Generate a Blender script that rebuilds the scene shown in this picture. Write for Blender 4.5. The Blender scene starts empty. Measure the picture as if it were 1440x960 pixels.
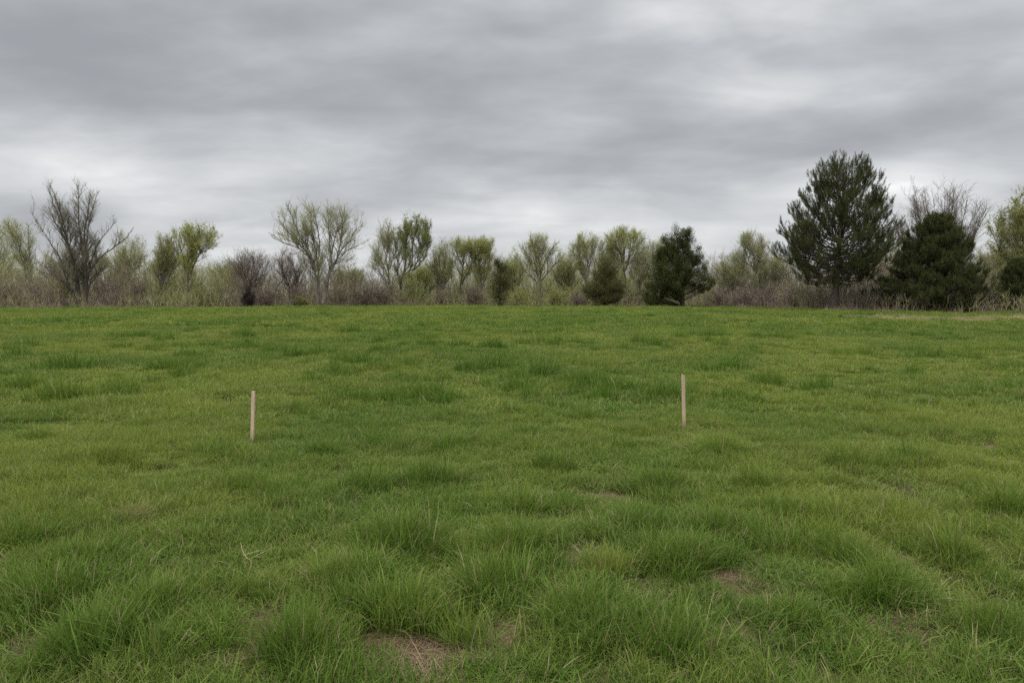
import bpy, math, random
import numpy as np
from math import radians as RAD

scene = bpy.context.scene
COL = scene.collection
FPX, HORIZON, CAMH = 1050.0, 415.0, 1.6        # focal length in photo pixels, horizon row, eye height
PITCH = math.atan((480 - HORIZON) / FPX)

# ------------------------------------------------------------------ helpers
def ray(px, py):
    dx, dy = (px - 720) / FPX, (480 - py) / FPX
    c, s = math.cos(PITCH), math.sin(PITCH)
    return np.array([dx, c + dy * s, -s + dy * c])

def ground_pt(px, py):
    d = ray(px, py); t = -CAMH / d[2]
    return d[0] * t, d[1] * t

def at_depth(px, D):
    return (px - 720) / FPX * D / (math.cos(PITCH) + math.sin(PITCH) * (480 - HORIZON) / FPX)

def hash2(ix, iy, seed):
    h = (ix.astype(np.int64) * 374761393 + iy.astype(np.int64) * 668265263 + seed * 974634721) & 0x7fffffff
    h = ((h ^ (h >> 13)) * 1274126177) & 0x7fffffff
    h = (h ^ (h >> 16)) & 0xffffff
    return h / float(0xffffff)

def vnoise(x, y, seed=0):
    x = np.asarray(x, float); y = np.asarray(y, float)
    ix, iy = np.floor(x), np.floor(y); fx, fy = x - ix, y - iy
    fx = fx * fx * (3 - 2 * fx); fy = fy * fy * (3 - 2 * fy)
    a = hash2(ix, iy, seed); b = hash2(ix + 1, iy, seed); c = hash2(ix, iy + 1, seed); d = hash2(ix + 1, iy + 1, seed)
    return (a * (1 - fx) + b * fx) * (1 - fy) + (c * (1 - fx) + d * fx) * fy

def fbm(x, y, seed=0, oct=3):
    s, a, n = 0, 0.5, 0
    for k in range(oct):
        s = s + a * vnoise(np.asarray(x) * 2 ** k, np.asarray(y) * 2 ** k, seed + 17 * k); n += a; a *= .5
    return s / n

def terrain(x, y):
    x = np.asarray(x, float); y = np.asarray(y, float)
    r = np.hypot(x, y)
    near = np.clip(r / 12, .35, 1)
    z = .12 * near * (fbm(x / 2.2, y / 2.2, 3) - .5) + .30 * near * (fbm(x / 14, y / 14, 5, 2) - .5) + .22 * np.clip((r - 8) / 20, 0, 1) * (fbm(x / 5, y / 5, 9, 2) - .5)
    return z * np.clip((400 - r) / 200, 0, 1)

def norm(v):
    return v / np.maximum(np.linalg.norm(v, axis=-1, keepdims=True), 1e-9)

def mesh_from(name, V, F, mats, mi=None, attrs=None, smooth=False):
    """V (n,3), F (m,4) quads"""
    me = bpy.data.meshes.new(name)
    V = np.ascontiguousarray(V, np.float32); F = np.ascontiguousarray(F, np.int32)
    me.vertices.add(len(V)); me.vertices.foreach_set('co', V.ravel())
    me.loops.add(F.size); me.loops.foreach_set('vertex_index', F.ravel())
    me.polygons.add(len(F)); me.polygons.foreach_set('loop_start', np.arange(0, F.size, F.shape[1], dtype=np.int32))
    for m in mats: me.materials.append(m)
    if mi is not None: me.polygons.foreach_set('material_index', np.ascontiguousarray(mi, np.int32))
    me.polygons.foreach_set('use_smooth', np.full(len(F), smooth))
    if attrs:
        for k, a in attrs.items():
            at = me.attributes.new(k, 'FLOAT_COLOR', 'POINT')
            a4 = np.ones((len(V), 4), np.float32); a4[:, :a.shape[1]] = a
            at.data.foreach_set('color', a4.ravel())
    me.update(calc_edges=True)
    return me

def link(name, data, parent=None, **props):
    o = bpy.data.objects.new(name, data); COL.objects.link(o)
    if parent: o.parent = parent
    for k, v in props.items(): o[k] = v
    return o

class Geo:
    """collects quads with a material index and one colour attribute (random, along, spare)"""
    def __init__(s): s.V, s.F, s.M, s.A, s.n = [], [], [], [], 0
    def add(s, V, F, mi, A=None):
        s.V.append(V); s.F.append(F + s.n); s.M.append(np.full(len(F), mi)); s.n += len(V)
        s.A.append(A if A is not None else np.tile([.5, .5, 0.], (len(V), 1)))
    def build(s, name, mats, parent=None, smooth=False, **props):
        me = mesh_from(name, np.concatenate(s.V), np.concatenate(s.F), mats, np.concatenate(s.M), {'vary': np.concatenate(s.A)}, smooth)
        return link(name, me, parent, **props)

def tubes(P, R, S, rng):
    N, K, _ = P.shape
    d = norm(P[:, -1] - P[:, 0]); ref = norm(rng.normal(size=(N, 3)))
    a = norm(np.cross(d, ref)); b = np.cross(d, a)
    th = np.arange(S) * 2 * math.pi / S
    off = a[:, None, None, :] * np.cos(th)[None, None, :, None] + b[:, None, None, :] * np.sin(th)[None, None, :, None]
    V = P[:, :, None, :] + off * R[:, :, None, None]
    base = (np.arange(N) * K * S)[:, None, None]
    k = np.arange(K - 1)[None, :, None] * S; j = np.arange(S)[None, None, :]; j2 = (j + 1) % S
    F = np.stack([base + k + j, base + k + j2, base + k + S + j2, base + k + S + j], -1).reshape(-1, 4)
    A = np.zeros((N, K, S, 3)); A[..., 0] = rng.random(N)[:, None, None]; A[..., 1] = np.linspace(0, 1, K)[None, :, None]
    return V.reshape(-1, 3), F, A.reshape(-1, 3)

def leaf_quads(C, size, rng, up=.0, aspect=.55, dirs=None):
    """rhombic leaves, one quad each, round centres C"""
    n = len(C)
    l = norm(rng.normal(size=(n, 3)) + np.array([0, 0, up])) if dirs is None else dirs
    w = norm(np.cross(l, rng.normal(size=(n, 3))))
    s = (np.asarray(size) * (0.6 + .8 * rng.random(n)))[:, None]
    V = np.stack([C - l * s * .5, C + w * s * aspect * .5, C + l * s * .5, C - w * s * aspect * .5], 1).reshape(-1, 3)
    F = np.arange(n * 4).reshape(n, 4)
    A = np.zeros((n, 4, 3)); A[..., 0] = rng.random(n)[:, None]; A[..., 1] = np.array([0, .5, 1, .5])
    return V, F, A.reshape(-1, 3)

# ------------------------------------------------------------------ materials
def nodes_of(m):
    m.use_nodes = True; nt = m.node_tree; nt.nodes.clear(); return nt, nt.nodes, nt.links

def leafmat(name, c1, c2, transl=.35, rough=.55, scale=.6, c3=None, noise2=.0, spec=.10):
    """two-colour foliage: colour changes leaf by leaf and from clump to clump"""
    m = bpy.data.materials.new(name); nt, N, L = nodes_of(m)
    at = N.new('ShaderNodeAttribute'); at.attribute_name = 'vary'
    sep = N.new('ShaderNodeSeparateColor'); L.new(at.outputs['Color'], sep.inputs[0])
    geo = N.new('ShaderNodeNewGeometry')
    nz = N.new('ShaderNodeTexNoise'); nz.inputs['Scale'].default_value = scale; nz.inputs['Detail'].default_value = 3
    L.new(geo.outputs['Position'], nz.inputs['Vector'])
    ad = N.new('ShaderNodeMath'); ad.operation = 'MULTIPLY_ADD'; ad.inputs[1].default_value = .55; L.new(sep.outputs[0], ad.inputs[0])
    ms = N.new('ShaderNodeMapRange'); ms.inputs['From Min'].default_value = .3; ms.inputs['From Max'].default_value = .7; ms.inputs['To Max'].default_value = .5
    L.new(nz.outputs['Fac'], ms.inputs['Value']); L.new(ms.outputs[0], ad.inputs[2])
    mx = N.new('ShaderNodeMix'); mx.data_type = 'RGBA'; L.new(ad.outputs[0], mx.inputs['Factor'])
    mx.inputs['A'].default_value = (*c1, 1); mx.inputs['B'].default_value = (*c2, 1)
    pb = N.new('ShaderNodeBsdfPrincipled'); pb.inputs['Roughness'].default_value = rough; pb.inputs['Specular IOR Level'].default_value = spec
    L.new(mx.outputs['Result'], pb.inputs['Base Color'])
    out = N.new('ShaderNodeOutputMaterial')
    if transl > 0:
        tr = N.new('ShaderNodeBsdfTranslucent'); L.new(mx.outputs['Result'], tr.inputs['Color'])
        sh = N.new('ShaderNodeMixShader'); sh.inputs[0].default_value = transl
        L.new(pb.outputs[0], sh.inputs[1]); L.new(tr.outputs[0], sh.inputs[2]); L.new(sh.outputs[0], out.inputs['Surface'])
    else:
        L.new(pb.outputs[0], out.inputs['Surface'])
    return m

def barkmat(name, c1, c2):
    m = leafmat(name, c1, c2, transl=0, rough=.9, scale=2.5, spec=.1)
    return m

BARK_DARK = barkmat('bark dark', (.055, .046, .038), (.10, .085, .068))
BARK_GREY = barkmat('bark grey', (.11, .095, .08), (.19, .165, .14))
BARK_PALE = barkmat('bark pale', (.19, .185, .105), (.29, .275, .165))
BARK_MAUVE = barkmat('bark mauve', (.132, .104, .083), (.225, .182, .148))
BARK_OLIVE = barkmat('bark olive', (.20, .195, .085), (.32, .31, .15))
LEAF_PALE = leafmat('leaf pale yellow green', (.27, .30, .095), (.42, .44, .17), .45)
LEAF_YELLOW = leafmat('leaf yellow green', (.235, .265, .045), (.38, .395, .095), .45)
LEAF_OLIVE = leafmat('leaf olive', (.19, .20, .06), (.30, .30, .105), .4)
LEAF_FRESH = leafmat('leaf fresh green', (.12, .155, .035), (.24, .26, .075), .4)
LEAF_BROWN = leafmat('leaf brown', (.17, .135, .09), (.27, .22, .15), .3)
CEDAR = leafmat('cedar foliage', (.038, .047, .014), (.088, .096, .030), .2, scale=1.2)
CEDAR_OLIVE = leafmat('cedar olive foliage', (.055, .06, .018), (.105, .105, .035), .2, scale=1.2)
PINE = leafmat('pine needles', (.034, .044, .016), (.100, .108, .036), .2, scale=.9)
PINE_DEEP = leafmat('pine needles deep', (.034, .044, .016), (.094, .102, .035), .2, scale=.9)
DARKSHRUB = leafmat('dark purple leaves', (.035, .026, .026), (.06, .042, .04), .1)
REED = leafmat('dry stalks', (.155, .118, .088), (.27, .205, .148), .2, scale=.25)

# ------------------------------------------------------------------ tree growing
def resample(pts, K):
    pts = np.asarray(pts, float); s = np.r_[0, np.cumsum(np.linalg.norm(np.diff(pts, axis=0), axis=1))]
    t = np.linspace(0, s[-1], K)
    q = np.stack([np.interp(t, s, pts[:, i]) for i in range(3)], 1)
    for _ in range(2): q[1:-1] = q[1:-1] * .5 + (q[:-2] + q[2:]) * .25
    return q

def lookup(P, R, idx, t):
    K = P.shape[1]; f = t * (K - 1); i = np.minimum(f.astype(int), K - 2); fr = (f - i)[:, None]
    a, b = P[idx, i], P[idx, i + 1]
    return a * (1 - fr) + b * fr, norm(b - a), R[idx, i] * (1 - fr[:, 0]) + R[idx, i + 1] * fr[:, 0]

def inside(p, env, k):
    ok = np.zeros(len(p), bool)
    for c, r in env: ok |= (((p - np.array(c)) / np.array(r)) ** 2).sum(1) < k
    return ok

def branches(rng, P, R, n, length, spread=.5, up=.15, curl=.12, wob=.12, K=5, rmax=.05, rmin=.008, env=None, tmin=.25, tip=1., shrink=.45):
    ln = np.linalg.norm(np.diff(P, axis=1), axis=2).sum(1)
    idx = rng.choice(len(P), n, p=ln / ln.sum()); t = tmin + (1 - tmin) * rng.random(n) ** (1 / tip)
    st, tan, r0 = lookup(P, R, idx, t)
    pr = rng.normal(size=(n, 3)); pr = norm(pr - tan * (pr * tan).sum(1, keepdims=True))
    d = norm(tan * (1 - spread) + pr * spread + np.array([0, 0, up]))
    L = length * (.55 + .8 * rng.random(n)) * (1 - shrink * t)
    Q = np.zeros((n, K, 3)); Q[:, 0] = st
    for k in range(1, K):
        Q[:, k] = Q[:, k - 1] + d * (L / (K - 1))[:, None]
        d = norm(d + np.array([0, 0, curl]) + rng.normal(size=(n, 3)) * wob)
    if env is not None:
        lim = (.55 + .95 * rng.random(n) ** 1.3) ** 2
        for _ in range(5):
            out = ~inside(Q[:, -1], env, lim)
            Q[out] = st[out, None] + (Q[out] - st[out, None]) * .72
        keep = inside(st, env, 1.25) | (rng.random(n) < .12)
        Q, r0 = Q[keep], r0[keep]
    rs = np.minimum(r0 * .75, rmax)
    Rn = rs[:, None] + (np.minimum(rmin, rs)[:, None] - rs[:, None]) * np.linspace(0, 1, K)[None]
    return Q, Rn

def z_at(x, y): return float(terrain(x, y))

def root_at(name, px, D, label, category, group=None):
    x = at_depth(px, D)
    o = bpy.data.objects.new(name, None); COL.objects.link(o)
    o.location = (x, D, z_at(x, D)); o.empty_display_size = .3
    o['label'] = label; o['category'] = category
    if group: o['group'] = group
    return o

def px2m(D): return D / FPX * 1.0

def broadleaf(px, D, label, limbs=None, env=None, box=None, trunk=.25, nstem=9, r0=.16, bark=BARK_GREY, twig=None, leaf=None,
              nleaf=5000, lsize=.075, n1=80, n2=700, n3=3400, L1=3.2, L2=1.7, L3=.95, up=.2, seed=1, base=None, name='tree', group=None,
              lean=0., tw=.0075, depth=.85, category='tree', upright=1.):
    """limbs: traced limb lines, env: crown ellipses, both in photo pixels; box=(left,right,top) makes both up"""
    rng = np.random.default_rng(seed)
    if px not in (114, 446): D = max(D, float(edge_depth(px)) + 3.0 + 3 * rng.random())
    s = px2m(D)
    if base is None: base = HORIZON + CAMH * FPX / D
    w = lambda q: (np.array([(q[0] - px) * s, 0, (base - q[1]) * s]))
    Ls, rad = [], []
    if box:
        l, r, top = box; cx = (l + r) / 2; h = (base - top) * s; W = (r - l) / 2 * s * 1.14; cx = (cx - px) * s
        ht = h * trunk
        env = [((cx, 0, (h + ht * .75) / 2), (W, W * depth, (h - ht * .75) / 2))]
        env.append(((cx * .6, 0, h * .40), (W * .66, W * .6, h * .32)))
        for k in range(4):
            a = rng.uniform(0, 6.28); q = rng.uniform(.3, .6)
            env.append(((cx + W * q * math.cos(a), W * q * math.sin(a) * depth, h * rng.uniform(.5, .8)), (W * .5, W * .5, h * .22)))
        tj = np.array([lean * ht + cx * .25, 0, ht])
        Ls.append([np.zeros(3), np.array([lean * ht * .3, 0, ht * .5]), tj]); rad.append((r0, r0 * .8))
        for k in range(nstem):
            a = k / nstem * 6.28 * 1.618 + rng.uniform(-.4, .4); q = math.sqrt((k + .5) / nstem) * .86
            e = np.array([cx + W * q * math.cos(a), W * q * math.sin(a) * depth, h * (.97 - .38 * q * q) * rng.uniform(.9, 1)])
            st = tj * rng.uniform(.62, 1.0)
            mid = st * .5 + e * .5; mid[0] = st[0] * .45 + e[0] * .55; mid[2] = st[2] + (e[2] - st[2]) * .42
            mid += rng.normal(size=3) * h * .02
            Ls.append([st, mid, e]); rad.append((r0 * rng.uniform(.42, .65), .018))
    else:
        for k, q in enumerate(limbs):
            pts = [w(p) for p in q[0]]; yt = q[1] * s; n = len(pts)
            for i, p in enumerate(pts): p[1] = yt * (i / (n - 1)) ** 1.3
            Ls.append(pts); rad.append((q[2], q[3] if len(q) > 3 else .02))
        env = [((w(c)[0], yy * s, w(c)[2]), (rx * s, ry * s, rz * s)) for c, rx, rz, ry, yy in env]
    if not box:
        ends = np.array([q[-1] for q in Ls]); Hh = ends[:, 2].max(); Ww = (ends[:, 0].max() - ends[:, 0].min()) / 2 + .5
        env.append(((ends[:, 0].mean() * .5, 0, Hh * .40), (Ww * .62, Ww * .5, Hh * .34)))
    K = 16
    P = np.stack([resample(q, K) for q in Ls])
    P[:, 1:-1] += rng.normal(size=(len(P), K - 2, 3)) * .05
    R = np.stack([a + (b - a) * np.linspace(0, 1, K) ** .8 for a, b in rad])
    root = root_at(name, px, D, label, category, group)
    twig = twig or bark
    tg = Geo(); P0 = P.copy()
    for i in range(len(P0)):                                   # flare and set into the ground
        if P0[i, 0, 2] < .1: P0[i, 0, 2] = -.25; R[i, 0] *= 1.35
    tg.add(*_o(tubes(P0, R, 7, rng), 0))
    Q1, R1 = branches(rng, P, R, n1, L1, .55, up * .45, .17 * upright, .10, 7, r0 * .32, .010, env, .12, 1.0)
    tg.add(*_o(tubes(Q1, R1, 5, rng), 0))
    tg.build('trunk', [bark], root, True)
    cg = Geo()
    PP = np.concatenate([resamp_many(P[1:] if box else P, 7), Q1]); RR = np.concatenate([resamp_r(R[1:] if box else R, 7), R1])
    Q2, R2 = branches(rng, PP, RR, n2, L2, .45, up, .14 * upright, .12, 5, .026, tw * .9, env, .25, 1.6)
    cg.add(*_o(tubes(Q2, R2, 3, rng), 0))
    Q3, R3 = branches(rng, Q2, R2, n3, L3, .48, up, .10 * upright, .14, 4, tw, tw * .55, env, .15, 1.2, .3)
    cg.add(*_o(tubes(Q3, R3, 3, rng), 0))
    mats = [twig]
    if leaf is not None and nleaf:
        nleaf = int(nleaf * 2.4); i = rng.integers(0, len(Q3), nleaf); t = .15 + .85 * rng.random(nleaf)
        c, _, _ = lookup(Q3, R3, i, t)
        kp = rng.random(len(Q3)) < .25 + 1.1 * vnoise(Q3[:, 0, 0] / 1.1 + seed, Q3[:, 0, 2] / 1.1, 3); c = c[kp[i]]      # buds break unevenly
        m = nleaf // 3; i = rng.integers(0, len(Q2), m); c2, _, _ = lookup(Q2, R2, i, rng.random(m)); c = np.concatenate([c, c2 + rng.normal(size=c2.shape) * .12]); c = c + rng.normal(size=c.shape) * .05
        cg.add(*_o(leaf_quads(c, lsize, rng, .4), 1)); mats.append(leaf)
    cg.build('crown', mats, root)
    return root

def _o(vfa, mi): V, F, A = vfa; return V, F, mi, A
def resamp_many(P, K): return P[:, np.linspace(0, P.shape[1] - 1, K).astype(int)]
def resamp_r(R, K): return R[:, np.linspace(0, R.shape[1] - 1, K).astype(int)]

def shrub(px, D, hw, top, label, bark=BARK_MAUVE, leaf=None, nleaf=0, lsize=.10, seed=1, nst=26, n2=200, n3=950, group='shrubs along the field edge',
          name='shrub', tw=.012, squat=1., category='shrub', L3=.6):
    """hw: half width in photo px, top: photo row of its top"""
    rng = np.random.default_rng(seed + 500)
    if seed >= 10: D = max(D, float(edge_depth(px)) + 1.0 + 3.5 * rng.random())
    s = px2m(D); base = HORIZON + CAMH * FPX / D
    h, W = (base - top) * s, hw * s
    env = [((0, 0, h * .42), (W, W * .8, h * .58))]
    for k in range(5): env.append(((rng.uniform(-1.1, 1.1) * W, rng.uniform(-.4, .4) * W, h * rng.uniform(.25, .75)), (W * rng.uniform(.3, .6), W * .45, h * rng.uniform(.2, .4))))
    a = rng.uniform(0, 6.28, nst); q = np.sqrt(rng.random(nst))
    st = np.stack([W * .35 * q * np.cos(a), W * .3 * q * np.sin(a), np.full(nst, -.1)], 1)
    q = q * (.8 + .6 * rng.random(nst))
    e = np.stack([W * .95 * q * np.cos(a), W * .8 * q * np.sin(a), h * (1.05 - .45 * np.minimum(q, 1.2) ** 2) * rng.uniform(.6, 1.05, nst)], 1)
    K = 8; t = np.linspace(0, 1, K)[None, :, None]
    mid = st * .6 + e * .4; mid[:, 2] = e[:, 2] * .5
    P = (1 - t) ** 2 * st[:, None] + 2 * t * (1 - t) * mid[:, None] + t ** 2 * e[:, None]
    P[:, 1:] += rng.normal(size=(nst, K - 1, 3)) * .05
    R = np.repeat((.03 + .012 * rng.random(nst))[:, None], K, 1) * np.linspace(1, .35, K)[None]
    root = root_at(name, px, D, label, category, group)
    g = Geo(); g.add(*_o(tubes(P, R, 5, rng), 0)); g.build('stem', [bark], root, True)
    c = Geo()
    Q2, R2 = branches(rng, P, R, n2, h * .33, .5, .12, .1, .14, 5, .018, tw * .8, env, .12)
    c.add(*_o(tubes(Q2, R2, 3, rng), 0))
    Q3, R3 = branches(rng, Q2, R2, n3, L3, .5, .1, .08, .16, 4, tw, tw * .6, env, .1, 1., .3)
    c.add(*_o(tubes(Q3, R3, 3, rng), 0)); mats = [bark]
    if leaf is not None and nleaf:
        i = rng.integers(0, len(Q3), nleaf); tt = .1 + .9 * rng.random(nleaf)
        cc, _, _ = lookup(Q3, R3, i, tt); cc = cc + rng.normal(size=cc.shape) * .06
        c.add(*_o(leaf_quads(cc, lsize, rng, .3), 1)); mats.append(leaf)
    c.build('foliage', mats, root)
    return root

# ---- conifers
def needle_brush(C, Dr, ln, rad, nper, rng, w=.014):
    """bottle brushes of needles: centres C (start), directions Dr, length ln"""
    n = len(C); m = n * nper
    t = rng.random((n, nper)); ang = rng.uniform(0, 6.28, (n, nper))
    a = norm(np.cross(Dr, norm(rng.normal(size=(n, 3))))); b = np.cross(Dr, a)
    lnv = np.asarray(ln) * np.ones(n)
    pos = C[:, None] + Dr[:, None] * (t * lnv[:, None])[..., None]
    rad_dir = a[:, None] * np.cos(ang)[..., None] + b[:, None] * np.sin(ang)[..., None]
    nd = norm(Dr[:, None] * (.5 + .9 * t[..., None]) + rad_dir * (1.05 - .55 * t[..., None]))
    nl = rad * (.75 + .5 * rng.random((n, nper)))
    tipp = pos + nd * nl[..., None]
    side = norm(np.cross(nd, rng.normal(size=(n, nper, 3)))) * w * .5
    V = np.stack([pos - side, pos + side, tipp + side * .45, tipp - side * .45], 2).reshape(-1, 3)
    F = np.arange(m * 4).reshape(m, 4)
    A = np.zeros((n, nper, 4, 3)); A[..., 0] = (.6 * rng.random((n, 1)) + .4 * rng.random((n, nper)))[..., None]; A[..., 1] = t[..., None]
    return V, F, A.reshape(-1, 3)

def pine(px, D, label, prof, top, topx=0., nb=120, seed=1, slope=(.05, 1.0), mat=PINE, nsec=9, nper=34, r0=.28, rad=.2, trunkbend=0., group='dark evergreens in front of the pale trees', droop=.12, nter=3, brush=.36, name='pine_tree', low=0.):
    """prof: rows (photo row, px left of trunk, px right of trunk)"""
    rng = np.random.default_rng(seed); s = px2m(D); base = HORIZON + CAMH * FPX / D
    pz = np.array([(base - r[0]) * s for r in prof])[::-1]; pl = np.array([r[1] * s for r in prof])[::-1]; pr_ = np.array([r[2] * s for r in prof])[::-1]
    H = (base - top) * s
    root = root_at(name, px, D, label, 'pine', group)
    K = 14; tz = np.linspace(0, 1, K)
    trunk = np.stack([topx * s * tz + trunkbend * np.sin(tz * 3.0), .1 * np.sin(tz * 4), H * .97 * tz], 1); trunk[0, 2] = -.2
    tr = r0 * (1 - tz) ** .8 + .03; tr[0] *= 1.3
    g = Geo(); g.add(*_o(tubes(trunk[None], tr[None], 9, rng), 0))
    # primaries, tip height sampled first
    zt = pz[0] + (H - pz[0]) * ((np.arange(nb) + rng.random(nb)) / nb) ** .82
    zt = np.sort(np.r_[zt, pz[0] + (H - pz[0]) * rng.uniform(.86, .995, nb // 13)]); nb = len(zt)
    az = np.arange(nb) * 2.39996 + rng.normal(size=nb) * .35
    ca = np.cos(az)
    L = np.where(ca > 0, np.interp(zt, pz, pr_), np.interp(zt, pz, pl))
    Lavg = (np.interp(zt, pz, pr_) + np.interp(zt, pz, pl)) / 2
    L = L * np.abs(ca) + Lavg * (1 - np.abs(ca)); L = L * rng.choice([1., .98, .93, .85, .74], nb) * (1 + .07 * rng.normal(size=nb)) + .15
    rel = np.clip((zt - pz[0]) / (H - pz[0]), 0, 1)
    sl = slope[0] + (slope[1] - slope[0]) * rel ** 1.2
    z0 = np.maximum(zt - L * sl, low + H * .06)
    K1 = 9; t = np.linspace(0, 1, K1)[None]
    x0 = np.interp(z0, trunk[:, 2], trunk[:, 0]); 
    zz = z0[:, None] + (zt - z0)[:, None] * (t ** 1.6) - droop * L[:, None] * np.sin(t * math.pi) * (1 - rel[:, None])
    P = np.stack([x0[:, None] + (L * np.cos(az))[:, None] * t, (L * np.sin(az))[:, None] * t, zz], -1)
    P[:, 1:] += rng.normal(size=(nb, K1 - 1, 3)) * (.03 + .012 * L)[:, None, None]
    rb = (.02 + .011 * L)[:, None] * np.linspace(1, .3, K1)[None]
    g.add(*_o(tubes(P, rb, 5, rng), 0))
    ns = nb * nsec
    Q, RQ = side_twigs(rng, P, rb, ns, .30, .5, .2)
    g.add(*_o(tubes(Q, RQ, 3, rng), 0))
    Q3, RQ3 = side_twigs(rng, Q, RQ, ns * nter, .34, .3, .25, .4)
    g.add(*_o(tubes(Q3, RQ3, 3, rng), 0))
    g.build('trunk', [BARK_DARK], root, True)
    allq = [P[:, -1], Q[:, -1], Q3[:, -1]]
    alld = [P[:, -1] - P[:, -3], Q[:, -1] - Q[:, -2], Q3[:, -1] - Q3[:, -2]]
    C = np.concatenate(allq); Dr = norm(norm(np.concatenate(alld)) + np.array([0, 0, .55]))
    ln = brush * (.6 + .8 * rng.random(len(C)))
    cg = Geo(); cg.add(*_o(needle_brush(C - Dr * .15, Dr, ln, rad, nper, rng), 0))
    cg.build('crown', [mat], root)
    return root

def side_twigs(rng, P, R, n, rel, minlen, up, tmin=.35):
    ln = np.linalg.norm(np.diff(P, axis=1), axis=2).sum(1)
    idx = rng.choice(len(P), n, p=(ln + .2) / (ln + .2).sum()); t = tmin + (1 - tmin) * rng.random(n)
    st, tan, r0 = lookup(P, R, idx, t)
    side = norm(np.cross(tan, [0, 0, 1.])) * np.where(rng.random(n) < .5, 1, -1)[:, None]
    d = norm(tan * .75 + side * (.35 + .5 * rng.random(n))[:, None] + np.array([0, 0, up]) + rng.normal(size=(n, 3)) * .18)
    L = (rel * ln[idx] * (1.05 - t) * 1.2 + minlen * .6) * (.7 + .6 * rng.random(n))
    K = 4; Q = np.zeros((n, K, 3)); Q[:, 0] = st
    for k in range(1, K):
        Q[:, k] = Q[:, k - 1] + d * (L / (K - 1))[:, None]; d = norm(d + np.array([0, 0, .22]))
    return Q, np.minimum(r0 * .7, .03)[:, None] * np.linspace(1, .4, K)[None]

def cedar(px, D, label, lobes, mat=CEDAR, seed=1, ncl=260, per=150, cl=.5, lsize=.13, group='dark evergreens in front of the pale trees', r0=.2, name='cedar_tree', trunkpts=None, solid=.5):
    """lobes: ((px,row), half width, half height, depth offset px) puffs of scale foliage"""
    rng = np.random.default_rng(seed); s = px2m(D); base = HORIZON + CAMH * FPX / D
    root = root_at(name, px, D, label, 'cedar', group)
    E = [(np.array([(c[0] - px) * s, yo * s, (base - c[1]) * s]), np.array([a * s, a * s * .9, b * s])) for c, a, b, yo in lobes]
    top = max(c[2] + r[2] for c, r in E)
    K = 10; tz = np.linspace(0, 1, K)
    tx = np.zeros(K) if trunkpts is None else np.interp(tz, np.linspace(0, 1, len(trunkpts)), [(p - px) * s for p in trunkpts])
    trunk = np.stack([tx, 0 * tz, top * .85 * tz], 1); trunk[0, 2] = -.2
    g = Geo(); g.add(*_o(tubes(trunk[None], (r0 * (1 - tz) + .03)[None], 8, rng), 0))
    vol = np.array([r[0] * r[1] * r[2] for c, r in E]) ** .67; pk = rng.choice(len(E), ncl, p=vol / vol.sum())
    u = norm(rng.normal(size=(ncl, 3))); q = np.where(rng.random(ncl) < .75, rng.uniform(.8, 1.0, ncl), rng.uniform(.2, .8, ncl))
    C = np.stack([E[k][0] + u[i] * E[k][1] * q[i] for i, k in enumerate(pk)]); C[:, 2] = np.maximum(C[:, 2], .25)
    # limb to every clump
    zb = np.clip(C[:, 2] - np.hypot(C[:, 0], C[:, 1]) * .5, .3, top * .8)
    st = np.stack([np.interp(zb, trunk[:, 2], trunk[:, 0]), 0 * zb, zb], 1)
    t = np.linspace(0, 1, 5)[None, :, None]; mid = (st + C) / 2 - np.array([0, 0, .15])
    P = (1 - t) ** 2 * st[:, None] + 2 * t * (1 - t) * mid[:, None] + t ** 2 * C[:, None]
    g.add(*_o(tubes(P, np.linspace(.035, .012, 5)[None] * np.ones((ncl, 1)), 4, rng), 0))
    g.build('trunk', [BARK_DARK], root, True)
    cs = cl * (.6 + .8 * rng.random(ncl))
    out = norm(u + np.array([0, 0, .8]))
    o = norm(rng.normal(size=(ncl, per, 3))) * (rng.random((ncl, per, 1)) ** .45) * .95
    along = (o * out[:, None]).sum(-1, keepdims=True)
    o = o + out[:, None] * along * .5
    pts = (C[:, None] + o * cs[:, None, None]).reshape(-1, 3)
    dirs = norm(norm(o).reshape(-1, 3) * .4 + np.repeat(out, per, 0) * .4 + rng.normal(size=(ncl * per, 3)) * .6)
    V, F, A = leaf_quads(pts, lsize, rng, dirs=dirs, aspect=.62)
    A = A.reshape(-1, 4, 3); A[..., 0] = A[..., 0] * .5 + np.repeat(rng.random(ncl), per)[:, None] * .5
    V[:, 2] = np.maximum(V[:, 2], .03)
    cg = Geo(); cg.add(V, F, 0, A.reshape(-1, 3)); cg.build('crown', [mat], root)
    return root

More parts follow.
